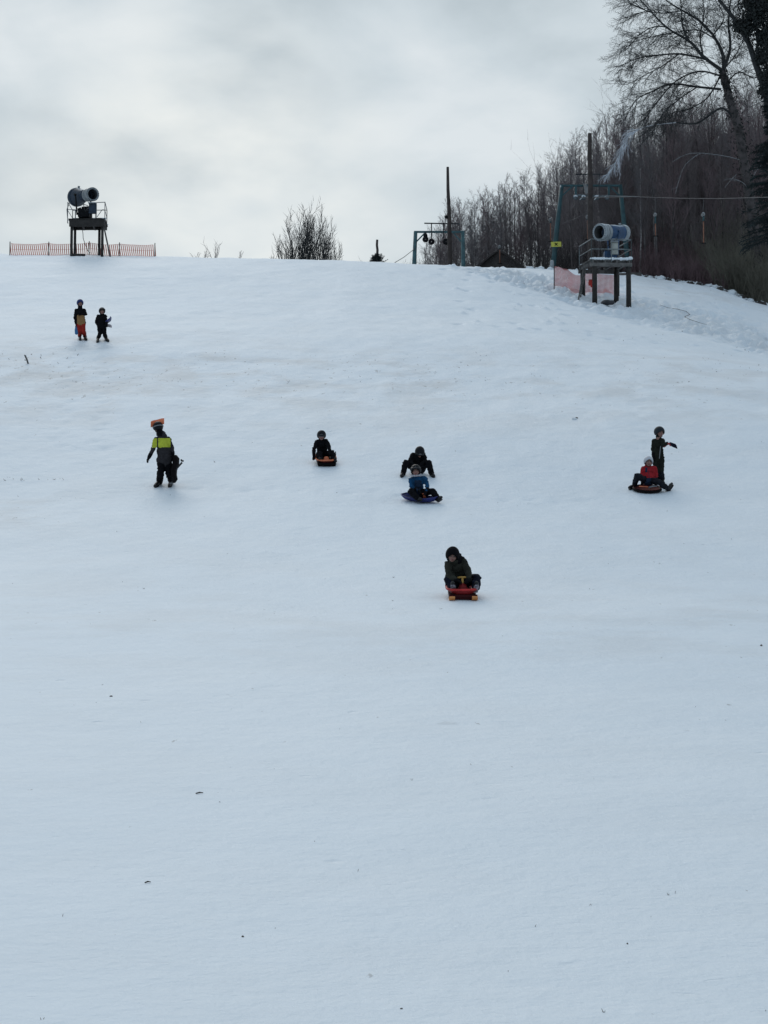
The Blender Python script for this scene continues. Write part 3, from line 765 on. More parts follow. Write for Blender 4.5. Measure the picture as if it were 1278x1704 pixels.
# ------------------------------------------------------------------ materials of made things
M = dict(
 wood=mat("weathered_timber", (.024, .021, .019), .85, var=.4, vscale=4, bump=.4, bscale=20),
 woodg=mat("grey_timber", (.11, .105, .10), .85, var=.4, vscale=4, bump=.4, bscale=20),
 woodsn=mat("snowy_timber", (.085, .078, .072), .85, var=.4, vscale=4, bump=.4, bscale=20, snow=.9, snow_lo=.6),
 pole=mat("pole_timber", (.045, .035, .032), .9, var=.35, vscale=3, bump=.4, bscale=20),
 rail=mat("galvanised_rail", (.12, .13, .135), .5, metal=.4, var=.3),
 railsn=mat("snowy_rail", (.12, .14, .145), .6, var=.3, snow=.9, snow_lo=.5),
 blue=mat("gun_blue", (.013, .052, .125), .45, var=.3, vscale=3, snow=.55, snow_lo=.7),
 bluedk=mat("gun_dark_blue", (.010, .024, .045), .6, var=.3, snow=.5, snow_lo=.75),
 white=mat("gun_white", (.27, .30, .32), .5, var=.2, vscale=4, snow=.7, snow_lo=.6),
 greyring=mat("gun_grey_ring", (.20, .22, .23), .5, var=.2, vscale=4, snow=.7, snow_lo=.7),
 black=mat("black_plastic", (.006, .0065, .008), .7, var=.3, spec=.15),
 dark=mat("dark_inside", (.008, .009, .010), .8, var=.3),
 steel=mat("dark_steel", (.035, .037, .040), .6, metal=.3, var=.3),
 cabinet=mat("pale_cabinet", (.33, .34, .31), .5, var=.15),
 teal=mat("pylon_green_paint", (.017, .062, .072), .5, var=.3, vscale=3, snow=.6, snow_lo=.75),
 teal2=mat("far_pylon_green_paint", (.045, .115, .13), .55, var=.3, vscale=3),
 sheave=mat("snowy_sheave", (.10, .12, .13), .6, var=.3, snow=.95, snow_lo=.3),
 cable=mat("wire_rope", (.10, .095, .095), .7, var=.1),
 hose=mat("rubber_hose", (.02, .02, .02), .6, var=.2),
 yellow=mat("sign_yellow", (.50, .49, .07), .5, var=.08),
 orange=mat("net_orange", (.76, .28, .22), .6, var=.15, vscale=2),
 netpink=mat("net_pink", (.64, .25, .24), .6, var=.15, vscale=2),
 rod=mat("hanger_rod", (.25, .10, .055), .6, var=.2),
 spring=mat("hanger_spring_box", (.18, .18, .18), .6, var=.2, snow=.7, snow_lo=.5),
 lid=mat("snow_cap", (.76, .81, .85), .8, var=.05, bump=.4, bscale=8),
 roof=mat("hut_roof", (.060, .053, .050), .9, var=.3, vscale=2),
 redp=mat("red_plastic", (.33, .018, .018), .4, var=.15),
 redtag=mat("red_cloth", (.5, .04, .03), .8, var=.1),
)
# ------------------------------------------------------------------ snow gun
def snowgun(name, loc_fn, mouth, tail, rm, rt, base, label, pal, box_c, boxsize, boxm):
    """mouth, tail: ends of the barrel axis; rm, rt: radii; base: point on the deck under it"""
    mouth = Vector(mouth); tail = Vector(tail); base = Vector(base)
    root = thing(name, base, label, 'snow gun')
    ax = (mouth-tail); Ln = ax.length; ax.normalize()
    # barrel: wide intake at the tail, waist, straight tube
    MB().lathe(tail, ax, [(0.02, rt*.97), (.10*Ln, rt), (.22*Ln, rt*.93), (.42*Ln, rm*.98), (.70*Ln, rm*.93), (.71*Ln, rm*.86), (.3*Ln, rm*.82)], 32).build('barrel', pal[0], root, True)
    MB().lathe(tail, ax, [(-.03, rt*.80), (-.03, rt*1.0), (.05, rt*1.05), (.13*Ln, rt*1.03), (.13*Ln, rt*.9)], 32).build('intake_ring', pal[1], root, True)
    g = MB()
    for k in range(9):
        a = math.pi*k/9; ref = Vector((0, 0, 1)); u = ax.cross(ref).normalized(); v = u.cross(ax); e = u*math.cos(a)+v*math.sin(a)
        g.tube([tail-e*rt*.85, tail+e*rt*.85], .008, 4)
    for rr in (.3, .55, .8): g.lathe(tail, ax, [(-.01, rt*rr), (.01, rt*rr+.012), (.01, rt*rr-.012), (-.01, rt*rr)], 28)
    g.build('intake_grille', M['steel'], root)
    for t0, t1, rr, nm in ((.70, .80, 1.03, 'nozzle_ring'), (.83, .90, 1.06, 'nozzle_ring'), (.92, 1.0, 1.10, 'nozzle_ring')):
        q = MB().lathe(tail, ax, [(t0*Ln, rm*.84), (t0*Ln, rm*rr), (t1*Ln, rm*rr), (t1*Ln, rm*.84), (t0*Ln, rm*.84)], 32).build(nm, pal[2], root, True)
        nz = MB()
        for k in range(24):
            a = 2*math.pi*k/24; u = ax.cross(Vector((0, 0, 1))).normalized(); v = u.cross(ax); e = u*math.cos(a)+v*math.sin(a)
            p = tail+ax*(t1*Ln)+e*rm*rr*.96; nz.tube([p-ax*.02, p+ax*.035], .014, 6)
        nz.build('nozzle', M['steel'], q)
    MB().lathe(tail, ax, [(.72*Ln, rm*.80), (.995*Ln, rm*.83), (.995*Ln, rm*.85)], 32).build('liner', M['steel'], root, True)
    hub = MB().lathe(tail, ax, [(.2*Ln, .02), (.25*Ln, rm*.32), (.6*Ln, rm*.30), (.72*Ln, rm*.12), (.74*Ln, .01)], 20)
    for k in range(7):
        a = 2*math.pi*k/7; u = ax.cross(Vector((0, 0, 1))).normalized(); v = u.cross(ax); e = u*math.cos(a)+v*math.sin(a); s2 = ax.cross(e)
        hub.beam(tail+ax*.4*Ln+e*rm*.2, tail+ax*.4*Ln+e*rm*.82, .16*rm, .02, 0, (ax+s2*.6).normalized())
    hub.build('fan', M['dark'], root, True)
    # yoke, turntable, motor house
    mid = tail+ax*Ln*.45; u = ax.cross(Vector((0, 0, 1))).normalized(); rr = max(rm, rt)
    y = MB()
    for s in (-1, 1):
        y.beam(mid+u*s*(rr*.97)+Vector((0, 0, .05)), Vector((mid.x, mid.y, base.z+.38))+u*s*rr*.75, .09, .05, 0, u)
        y.lathe(mid+u*s*rr*.9, u*s, [(0, .07), (.1, .07), (.1, 0.005)], 14)
    y.beam(Vector((mid.x, mid.y, base.z+.38))-u*rr*.78, Vector((mid.x, mid.y, base.z+.38))+u*rr*.78, .12, .09)
    y.build('yoke', pal[3], root)
    MB().lathe((mid.x, mid.y, base.z), (0, 0, 1), [(0, .24), (.10, .24), (.12, .16), (.36, .14), (.36, .01)], 20, close=False).build('turntable', M['black'], root, True)
    c = MB(); c.beam(Vector((base.x-.33, base.y+.1, base.z+.30)), Vector((base.x+.30, base.y+.1, base.z+.30)), .5, .5)
    c.beam(Vector((base.x-.28, base.y-.18, base.z+.20)), Vector((base.x+.22, base.y-.18, base.z+.20)), .1, .28)
    c.build('motor_house', pal[3], root)
    bx = MB(); bx.box(box_c, boxsize); b = bx.build('control_box', boxm, root)
    bc = Vector(box_c); MB().box(bc+Vector((0, -boxsize[1]/2-.01, .02)), (boxsize[0]*.82, .02, boxsize[2]*.8)).build('door', boxm, b)
    MB().beam(bc+Vector((-boxsize[0]*.5-.03, -boxsize[1]/2, boxsize[2]*.5+.03)), bc+Vector((boxsize[0]*.5, -boxsize[1]/2, boxsize[2]*.5+.03)), boxsize[1]*1.3, .03).build('lid', M['white'], b)
    h = MB()
    p0 = bc+Vector((-boxsize[0]*.5, -.1, -.1)); p1 = mid-Vector((0, 0, rr*.9))
    h.tube([p0, p0+Vector((-.18, -.1, -.08)), p0+Vector((-.25, -.12, .12)), p1+Vector((.05, -.15, -.05)), p1], .022, 6)
    h.tube([base+Vector((-.35, -.2, .05)), base+Vector((-.15, -.3, .04)), base+Vector((.2, -.32, .07)), base+Vector((.45, -.25, .04))], .028, 6)
    h.build('hose', M['hose'], root, True)
    # lamp on top of the barrel
    t = tail+ax*Ln*.18+Vector((0, 0, rt*1.02)); MB().tube([t-Vector((0, 0, .05)), t+Vector((0, 0, .09))], [.05, .07], 8).build('lamp', M['greyring'], root, True)
    return root

def railings(root, corners, z0, hgt, m, sides, mid=.5, posts=2, rad=.025):
    c = [Vector((p[0], p[1], z0)) for p in corners]
    for (i, j, np_) in sides:
        a, b = c[i], c[j]; q = MB()
        q.tube([a+Vector((0, 0, hgt)), b+Vector((0, 0, hgt))], rad, 6); q.tube([a+Vector((0, 0, hgt*mid)), b+Vector((0, 0, hgt*mid))], rad*.8, 6)
        for k in range(np_):
            p = a.lerp(b, k/max(1, np_-1)); q.tube([p-Vector((0, 0, .15)), p+Vector((0, 0, hgt))], rad, 6)
        q.build('railing', m, root)

# right tower -------------------------------------------------------
def right_tower():
    d = 88.4; s = d/F
    fl = P(984, 431, d-.1); fr_ = P(1050, 431, d-.1)                # front edge of deck top
    wv = Vector((fr_.x-fl.x, .12, 0)); dv = Vector((-.40, 1.75, 0))
    zt = (fl.z+fr_.z)/2; A = Vector((fl.x, fl.y, zt)); B = A+wv; Cc = B+dv; D = A+dv
    ctr = (A+Cc)/2; g = gz(ctr.x, ctr.y)
    root = thing('gun_tower', (ctr.x, ctr.y, g), 'timber platform tower with snow on its deck at the edge of the wood', 'platform tower')
    dk = MB(); n = 9
    for k in range(n):
        a = A.lerp(D, (k+.03)/n); b = A.lerp(D, (k+.97)/n); w_ = (b-a).length
        m0 = (a+b)/2-wv.normalized()*.06; m1 = m0+wv+wv.normalized()*.12
        dk.beam(m0-Vector((0, 0, .03)), m1-Vector((0, 0, .03)), w_, .06)
    dk.build('deck', M['woodg'], root)
    bm_ = MB()
    for f in (.04, .35, .65, .96):
        p = A.lerp(B, f); bm_.beam(p-Vector((0, .05, .13)), p+dv-Vector((0, 0, .13)), .09, .16)
    for p in (A, D):
        bm_.beam(p-Vector((0, 0, .28))-wv*.03, p+wv*1.03-Vector((0, 0, .28)), .12, .18)
    bm_.build('frame', M['woodg'], root)
    w_ = wv.normalized(); v_ = dv.normalized()
    for (p, top) in ((A+w_*.17+v_*.06, 0), (B-w_*.10+v_*.06, 0), (D+w_*.14-v_*.05, .1), (Cc-w_*.12-v_*.05, .1)):
        gb = gz(p.x, p.y); MB().tube([(p.x, p.y, gb-.25), (p.x+.01, p.y, (gb+zt)/2), (p.x, p.y, zt-.07)], [.130, .125, .118], 10).build('post', M['wood'], root, True)
    railings(root, [A-v_*.03, B-v_*.03+w_*.03, Cc+w_*.03, D], zt, 1.0, M['railsn'], [(0, 1, 3), (1, 2, 2), (3, 0, 2)], .5)
    sn = MB(); r = random.Random(3)
    for (a, b) in ((A-w_*.03, B+w_*.03),):
        k = 14
        for i in range(k):
            p = a.lerp(b, (i+.5)/k); sn.ell(p+Vector((0, .05, .03)), (.12, .13, .05+.05*r.random()), n=8)
    for i in range(40):
        p = A+wv*r.random()+dv*(r.random()*.95); sn.ell(p+Vector((0, 0, .01)), (.16, .16, .04), n=8)
    sn.ell(B+Vector((-.02, 0, .06)), (.13, .14, .09), n=10)
    sn.build('snow_cover', M['lid'], root, True)
    # gun
    m = P(997, 386.5, d+.1); t = P(1039, 387.5, d+1.35)
    base = Vector((A.x+wv.x*.55, A.y+.85, zt+.02))
    snowgun('snow_gun', None, m, t, .40, .385, base, 'blue and white snow gun on the timber tower near the wood, mouth to the left', (M['blue'], M['white'], M['white'], M['blue']),
            P(1022.5, 413.5, d+.12), (.34, .22, .58), M['cabinet'])
    # ladder
    lt = P(971.5, 441, d+.6); lb = at(962.5, 498); 
    ld = thing('ladder', lb, 'leaning grey wooden ladder on the left of the tower near the wood', 'ladder')
    off = Vector((.14, .34, 0))
    for s_ in (0, 1):
        o_ = off*s_; b0 = lb+o_; b0.z = gz(b0.x, b0.y)-.05
        MB().beam(b0, lt+o_+Vector((.03, 0, .1)), .07, .05).build('side_rail', M['woodg'], ld)
    for k in range(6):
        f = (k+.8)/6.6; MB().tube([lb.lerp(lt, f), lb.lerp(lt, f)+off], .02, 6).build('rung', M['woodg'], ld)
    # bundle lying in front
    c = at(1012, 506); rt = thing('gear_bundle', c, 'dark bundle of gear dusted with snow lying under the timber tower', 'bundle')
    q = MB(); q.ell(c+Vector((-.05, .1, .10)), (.28, .2, .14), n=12); q.ell(c+Vector((.14, .06, .09)), (.2, .18, .12), n=12); q.ell(c+Vector((-.22, .0, .05)), (.16, .14, .07), n=10)
    q.build('bag', mat('gear_black', (.03, .03, .035), .6, var=.4, vscale=8, bump=.6, bscale=20, snow=.5, snow_lo=.75), rt, True)
    MB().tube([c+Vector((.2, 0, .1)), c+Vector((.33, -.02, .22)), c+Vector((.36, 0, .05))], .022, 6).build('strap', M['black'], rt, True)
    # red cloth hanging between the left posts
    p = P(984.5, 471, d+.9); q = MB(); 
    V = []
    for i in range(6):
        for j in range(7):
            V.append(p+Vector((-.14+.28*i/5, .05*math.sin(i*1.7+j*.6), .16-.30*j/6-(.07 if i in (2, 3) and j == 6 else 0))))
    q.v = V; q.f = [(i*7+j, (i+1)*7+j, (i+1)*7+j+1, i*7+j+1) for i in range(5) for j in range(6)]; q.m = [0]*len(q.f)
    root2 = q.build('red_cloth', M['redtag'], None, True, loc=p); so = root2.modifiers.new('s', 'SOLIDIFY'); so.thickness = .015
    tag(root2, 'bright red cloth tied between the two left posts of the timber tower', 'cloth')
    MB().tube([p+Vector((-.28, 0, .15)), p+Vector((0, 0, .17)), p+Vector((.28, 0, .15))], .012, 5).build('cord', M['hose'], root2)
right_tower()

def left_tower():
    d = 97.5
    fl = P(115.5, 363.5, d); fr_ = P(174, 363.5, d); wv = Vector((fr_.x-fl.x, -.05, 0)); dv = Vector((-.16, 1.9, 0))
    zt = fl.z; A = Vector((fl.x, fl.y, zt)); B = A+wv; Cc = B+dv; D = A+dv; ctr = (A+Cc)/2; g = gz(ctr.x, ctr.y)
    w_ = wv.normalized(); v_ = dv.normalized()
    root = thing('gun_tower', (ctr.x, ctr.y, g), 'dark timber platform tower standing alone on the crest at the left', 'platform tower')
    dk = MB(); n = 9
    for k in range(n):
        a = A.lerp(D, (k+.03)/n); b = A.lerp(D, (k+.97)/n); m0 = (a+b)/2-w_*.05; dk.beam(m0-Vector((0, 0, .03)), m0+wv+w_*.1-Vector((0, 0, .03)), (b-a).length, .06)
    dk.build('deck', M['wood'], root)
    bm_ = MB()
    for f in (.03, .35, .65, .97): p = A.lerp(B, f); bm_.beam(p-Vector((0, .05, .15)), p+dv-Vector((0, 0, .15)), .09, .18)
    bm_.beam(A-Vector((0, 0, .27)), A+wv-Vector((0, 0, .27)), .12, .36); bm_.beam(D-Vector((0, 0, .14)), D+wv-Vector((0, 0, .14)), .12, .16)
    bm_.build('frame', M['wood'], root)
    for (px, dy) in ((119.3, .08), (125.0, 1.75), (165.5, 1.75), (170.5, .08)):
        p = P(px, 380, d+dy); gb = gz(p.x, p.y); MB().tube([(p.x, p.y, gb-.25), (p.x, p.y, zt-.07)], [.078, .072], 10).build('post', M['wood'], root, True)
    sk = P(118, 419, d-.1); gb = gz(sk.x, sk.y); MB().beam((sk.x, sk.y, gb+.08), (sk.x+.75, sk.y+.2, gb+.10), .16, .12).build('ground_beam', M['wood'], root)
    b0 = P(171.8, 372, d+.5); b1 = P(183.8, 418, d+.7); b1.z = gz(b1.x, b1.y)-.05
    MB().beam(b0, b1, .08, .05).build('brace', M['woodg'], root)
    railings(root, [A-w_*.10, B+w_*.02, Cc, D], zt-.1, 1.0, M['rail'], [(1, 2, 2), (0, 3, 2), (2, 3, 4)], .55, rad=.022)
    q = MB(); q.tube([P(160.5, 337, d), P(174.5, 336.5, d)], .022, 6); q.tube([P(160.5, 337, d), P(160.5, 363, d)], .02, 6); q.tube([P(161.5, 361, d), P(170, 349, d), P(173, 349, d)], .018, 6)
    q.build('railing', M['rail'], root); q = MB(); q.tube([P(111.5, 348.5, d), P(127, 349, d)], .018, 6); q.tube([P(111.3, 348, d), P(113, 372, d)], .022, 6); q.tube([P(111.5, 348, d), P(116.5, 335.5, d+.4)], .022, 6); q.tube([P(125.5, 349, d), P(125.5, 363, d)], .03, 6)
    q.build('railing', M['rail'], root)
    sn = MB(); r = random.Random(5)
    for i in range(30): sn.ell(A+wv*r.random()+dv*(.05+r.random()*.9)+Vector((0, 0, .01)), (.15, .15, .035), n=8)
    sn.build('snow_cover', M['lid'], root, True)
    h = MB(); h.tube([P(136, 376, d+.8), P(138, 388, d+.8), P(138.5, 397, d+.8), P(142, 407, d+.8), P(146, 417, d+.8), P(150, 421, d+.8)], .018, 5)
    h.build('hose', M['hose'], root, True)
    m = P(154.5, 323.2, d-.1); t = P(126, 328.5, d+1.6)
    snowgun('snow_gun', None, m, t, .345, .50, Vector(((A+Cc)/2)*1.0)*1.0+Vector((-.12, -.1, .02)), 'dark blue snow gun on the lone crest tower, mouth pointing up to the right',
            (M['bluedk'], M['bluedk'], M['greyring'], M['black']), P(154.5, 347.5, d+.1), (.40, .25, .52), M['bluedk'])
    q = MB(); q.beam(P(131, 356, d+.6), P(150, 356, d+.6), .6, .42); q.beam(P(137, 350, d+.7), P(150, 349, d+.7), .45, .30); q.beam(P(132, 347, d+.8), P(138, 360, d+.8), .3, .2); q.build('compressor', M['black'], root)
    q = MB(); q.tube([P(139, 340, d+.2), P(146, 342, d+.0), P(147, 347, d-.05), P(144, 348.5, d)], .022, 6); q.build('hose', M['cable'], root, True)
left_tower()

# netting -----------------------------------------------------------
def netting(pts, name, label, m, hgt, step, sw, rows, rw, post_pos, lean=.0, sag=.05, pm=None):
    """pts = ground points of the run"""
    pts = [Vector(p) for p in pts]; seg = [(pts[i+1]-pts[i]).length for i in range(len(pts)-1)]; tot = sum(seg)
    def pos(u):
        u = min(max(u, 0), tot-1e-4)
        for i, l in enumerate(seg):
            if u <= l: return pts[i].lerp(pts[i+1], u/l)
            u -= l
    c = pts[0]; root = thing(name, c, label, 'netting')
    q = MB(); n = int(tot/step); dirv = (pts[-1]-pts[0]).normalized()
    pp = sorted(post_pos)
    def top(u):
        i = max([k for k in range(len(pp)) if pp[k]*tot <= u+1e-6] or [0]); j = min(i+1, len(pp)-1)
        a, b = pp[i]*tot, pp[j]*tot; f = (u-a)/(b-a) if b > a else 0
        return hgt-sag*4*f*(1-f)*(b-a)/3
    r = random.Random(4)
    for i in range(n+1):
        u = i*tot/n; p = pos(u); g = gz(p.x, p.y)+.02; h = top(u)
        l_ = lean*(1+.4*math.sin(u*1.3))
        q.beam((p.x+l_*h, p.y, g), (p.x, p.y+.01*r.gauss(0, 1), g+h), sw, .006)
    for k in range(rows):
        f = k/(rows-1); pl = []
        for i in range(0, n+1, max(1, n//30)):
            u = i*tot/n; p = pos(u); h = top(u); pl.append(Vector((p.x+lean*h*(1-f), p.y+.004, gz(p.x, p.y)+.02+h*f)))
        for i in range(len(pl)-1): q.beam(pl[i], pl[i+1], .006, rw, 0, (0, 0, 1))
    q.build('net', m, root)
    for f in post_pos:
        p = pos(f*tot); g = gz(p.x, p.y); MB().tube([(p.x, p.y-.02, g-.2), (p.x+.01, p.y-.02, g+hgt+.10)], .026, 6).build('post', pm or M['wood'], root, True)
    return root
dL = 99.2
def gp(px, d): x = (px-CX)/F*d; return Vector((x, d, gz(x, d)))
netting([gp(9, dL), gp(74, dL), gp(141, dL+.3), gp(194, dL), gp(253, dL)], 'safety_netting', 'long orange striped safety netting along the crest behind the left tower', M['orange'], .66, .110, .052, 3, .016, [0, .266, .54, .757, 1.0], lean=.12, sag=.10, pm=M['pole'])
netting([gp(925, 91.5), gp(968, 91.6), gp(1000, 91.5), gp(1034, 91.4)], 'safety_netting', 'pinkish red safety netting stretched behind the legs of the timber tower', M['netpink'], .98, .062, .028, 16, .024, [0, .64, 1.0], lean=.0, sag=.10)

# lift pylons -------------------------------------------------------
def on_ground(px, d): x = (px-CX)/F*d; return Vector((x, d, gz(x, d)))
def portal(name, d, l0, l1, r1, r0, bar, label, m, w=.24):
    """l0/r0 foot (px,row), l1/r1 top"""
    a0 = on_ground(l0, d); b0 = on_ground(r0, d+.2); a1 = P(l1[0], l1[1], d); b1 = P(r1[0], r1[1], d+.2)
    root = thing(name, a0, label, 'lift pylon')
    for p, q in ((a0, a1), (b0, b1)): MB().tube([p-Vector((0, 0, .4)), p.lerp(q, .5), q], [w*.55, w*.5, w*.42], 10).build('leg', m, root, True)
    MB().beam(a1-Vector((.1, 0, .0)), b1+Vector((.1, 0, 0)), .12, .12).build('crossbeam', m, root)
    for p, q, s in ((a0, a1, 1), (b0, b1, -1)):
        k = q.lerp(p, .13); MB().beam(k, q+Vector((s*.62, 0, -.05)), .08, .08).build('gusset', m, root)
    return root, a1, b1
pyl, pa, pb = portal('lift_pylon', 106.5, 921, (935, 309), (1032, 309), 1052, None, 'green portal lift pylon with a yellow sign behind the timber tower', M['teal'], .30)
dP = 106.4
def pp(px, row, dd=0): return P(px, row, dP+dd)
MB().beam(pp(958, 290), pp(1003, 290), .05, .05).build('upper_bar', M['steel'], pyl)
for px in (971, 997): MB().beam(pp(px, 290), pp(px, 322), .05, .05).build('strut', M['steel'], pyl)
for px in (958, 1013): MB().beam(pp(px, 309), pp(px, 325), .12, .12).build('bracket', M['teal'], pyl)
sh = MB().beam(pp(956, 324.5, -.2), pp(1012, 327.5, -.2), .10, .09).build('sheave_beam', M['sheave'], pyl)
for px in (958, 971, 993, 1010):
    MB().lathe(pp(px, 328.5, -.38), (0, 1, 0), [(0, .03), (0, .15), (.03, .12), (.06, .15), (.06, .03)], 16).build('sheave', M['sheave'], sh, True)
for px in (968, 992): MB().beam(pp(px+4, 325, -.3), pp(px-3, 333, -.7), .05, .05).build('catcher', M['sheave'], sh)
# white dish / floodlight hood by the pole
c = pp(975, 314, -.3)
q = MB(); q.v = [c+Vector((x, y, z)) for y in (-.05, .05) for (x, z) in ((-.16, .32), (.02, .24), (.17, .02), (.12, -.26), (-.02, -.34), (-.10, 0))]
q.f = [(0, 1, 2, 3, 4, 5)[::-1], (6, 7, 8, 9, 10, 11)]+[(i, (i+1) % 6, (i+1) % 6+6, i+6) for i in range(6)]; q.m = [0]*8
q.build('floodlight_hood', M['spring'], pyl)
# yellow sign with a black X
sc_ = P(925.5, 407, dP-.35); sg_ = MB().beam(sc_-Vector((.30, 0, -.01)), sc_+Vector((.30, 0, .03)), .03, .30).build('warning_sign', M['yellow'], pyl)
sg_['label'] = 'yellow sign with a black cross'
x_ = MB()
for s in (-1, 1): x_.beam(sc_+Vector((-.08, -.022, -.075*s+.015)), sc_+Vector((.08, -.022, .075*s+.015)), .012, .045, 0, (0, 0, 1))
x_.beam(sc_+Vector((-.10, -.026, .085)), sc_+Vector((-.02, -.026, .085)), .012, .02); x_.beam(sc_+Vector((.02, -.026, .085)), sc_+Vector((.10, -.026, .085)), .012, .02)
x_.build('cross_mark', M['black'], sg_)
pd = P(918.5, 441, dP-.6); MB().lathe(pd-Vector((0, 0, .28)), (0, 0, 1), [(0, .02), (0, .11), (.05, .13), (.50, .12), (.56, .07), (.57, .01)], 14).build('leg_pad', M['white'], pyl, True)
pyl2, qa, qb = portal('lift_pylon', 115.0, 686, (691.5, 386), (770, 386), 774, None, 'far pale green portal lift pylon seen above the crest beside the tall pole', M['teal2'], .30)
def p2(px, row, dd=0): return P(px, row, 114.8+dd)
MB().beam(p2(706, 371.5), p2(765, 372.5), .07, .07).build('upper_bar', M['steel'], pyl2)
for px in (718, 738): MB().beam(p2(px, 371), p2(px, 397), .07, .07).build('strut', M['steel'], pyl2)
for px, row in ((708, 398), (718, 402), (742, 402)):
    MB().lathe(p2(px, row, -.3), (0, 1, 0), [(0, .03), (0, .20), (.04, .16), (.08, .20), (.08, .03)], 14).build('sheave', M['black'], pyl2, True)
MB().beam(p2(708, 386), p2(708.5, 396), .09, .09).build('bracket', M['steel'], pyl2)
MB().ell(p2(708, 393), (.14, .12, .22), n=10).build('bracket', M['black'], pyl2, True)

def pole(name, base_px, d, top, r0, r1, label, m=M['pole'], bands=()):
    b = on_ground(base_px, d); t = P(top[0], top[1], d)
    k = 6; pts = [b-Vector((0, 0, .5))]+[b.lerp(t, i/k)+Vector((.02*math.sin(i*2.1), 0, 0)) for i in range(1, k)]+[t]
    o = MB().tube(pts, [r0+(r1-r0)*i/k for i in range(k+1)], 10).build(name, m, None, True, loc=b); tag(o, label, 'pole'); return o
po = pole('wooden_pole', 752, 112, (745, 278), .20, .085, 'tall dark leaning pole rising above the crest by the far pylon')
MB().ell(P(742.5, 361, 111.9), (.10, .09, .12), n=10).build('lamp', M['black'], po, True)
pole('wooden_pole', 987, 103.5, (981.5, 222), .19, .12, 'tall brown wooden pole standing in the middle of the lift pylon')
o = pole('wooden_post', 627.5, 105.6, (627.7, 399), .09, .07, 'thin dark post sticking up out of the small conifer')
# power line and lift cable
def wire(name, pts, rad, label, m, cat):
    o = MB().tube(pts, rad, 5).build(name, m, None, True, loc=pts[0]); tag(o, label, cat); return o
cab = [P(960, 329, dP-.35), P(1060, 327.5, 101), P(1130, 330, 96), P(1200, 330.5, 90), P(1300, 327.5, 82), P(1420, 318, 74)]
wire('lift_cable', cab, .017, 'pale lift cable running right from the pylon in front of the wood', M['cable'], 'cable')
o = MB().beam(P(1002, 325.5, 105.6), P(1062, 327.3, 101), .06, .06).build('snowy_cable_guide', M['sheave'], None, loc=P(1002, 325.5, 105.6)); tag(o, 'snow covered guide bar on the cable just right of the lift pylon', 'cable guide')
wire('lift_cable', [P(971, 372, dP), P(1010, 366, dP-1)], .012, 'thin slack line across the middle of the lift pylon', M['cable'], 'cable') if False else None
wire('power_line', [P(936, 372, 106), P(962, 362, 105.3), P(982, 352, 103.4)], .014, 'thin line from the pylon leg up to the wooden pole', M['cable'], 'wire')
wire('guy_wire', [P(657, 437, 106), P(672, 428, 110), P(690, 414, 115)], .02, 'pale guy wire sloping down from the far pylon to the crest', M['cable'], 'wire')
def hanger(px, top, boxrow, r0, r1, d, label):
    c = P(px, boxrow, d); root = thing('lift_hanger', c, label, 'lift hanger', 'drag lift hangers')
    h = .14; MB().lathe(c-Vector((0, .07, 0)), (0, 1, 0), [(0, .02), (0, .10), (.14, .10), (.14, .02)], 14).build('spring_box', M['spring'], root, True)
    if top: MB().tube([P(px+1, top, d), c+Vector((0, 0, .1))], .012, 5).build('hanging_rope', M['cable'], root)
    if r1:
        MB().tube([P(px+.6, r0, d), P(px+.9, r1, d)], .028, 6).build('drag_bar', M['rod'], root, True)
        MB().tube([P(px+.6, boxrow+2, d), P(px+.6, r0, d)], .05, 6).build('sleeve', M['teal'], root, True)
        MB().tube([P(px-3, r1+1, d), P(px+1, r1+.4, d), P(px+5, r1+1, d)], .03, 6).build('tee_bar', M['black'], root, True)
hanger(1170, 330, 357, 368, 404, 93, 'drag lift hanger with white box and orange bar hanging before the wood at far right')
hanger(1090, 329, 357.5, 372, 392, 99, 'drag lift hanger with a small white box between the tower and the rightmost hanger')
hanger(977, 330, 361, 366, 398, 104.6, 'drag lift hanger with orange bar just behind the mouth of the right snow gun')
hanger(915.5, None, 366, 371, 401, 109, 'drag lift hanger with orange bar left of the pylon leg above the yellow sign')
hanger(831, None, 411, 415, 438, 113, 'drag lift hanger with orange bar in front of the dark hut roof')
# hut behind the crest
def hut():
    d = 116; a = P(785, 447, d); b = P(875, 449, d); ap = P(829, 415, d); z0 = min(gz(a.x, d), gz(b.x, d))
    root = thing('hut', (ap.x, d, gz(ap.x, d)), 'low hut with a dark peaked roof showing behind the crest before the thin wood', 'hut')
    MB().box(((a.x+b.x)/2, d+2.4, (a.z+gz(ap.x, d)-1)/2), ((b.x-a.x)*.9, 4.0, abs(a.z-gz(ap.x, d)+1)+.1)).build('wall', M['wood'], root)
    q = MB(); ov = Vector((0, 5.2, 0)); th = Vector((0, 0, -.12)); ar = P(882, 452, d)
    L_ = [P(780, 450, d), P(800, 437, d), P(822, 419.5, d), ap, P(840, 420, d), P(858, 432, d), ar]
    for i in range(len(L_)-1):
        p0, p1 = L_[i], L_[i+1]; k = len(q.v); q.v += [p0, p1, p1+ov, p0+ov, p0+th, p1+th, p1+ov+th, p0+ov+th]
        q.f += [(k, k+1, k+2, k+3), (k+7, k+6, k+5, k+4), (k, k+4, k+5, k+1), (k+3, k+2, k+6, k+7)]; q.m += [0]*4
    q.build('roof', M['roof'], root)
    q = MB(); bs = P(830, 470, d+.3); k = 0; n = len(L_); q.v = [p+Vector((0, .25, -.1)) for p in L_]+[Vector((p.x, p.y+.25, P(830, 475, d).z)) for p in L_]
    q.f = [(i, i+n, i+n+1, i+1) for i in range(n-1)]; q.m = [0]*len(q.f); q.build('gable', M['roof'], root)
hut()
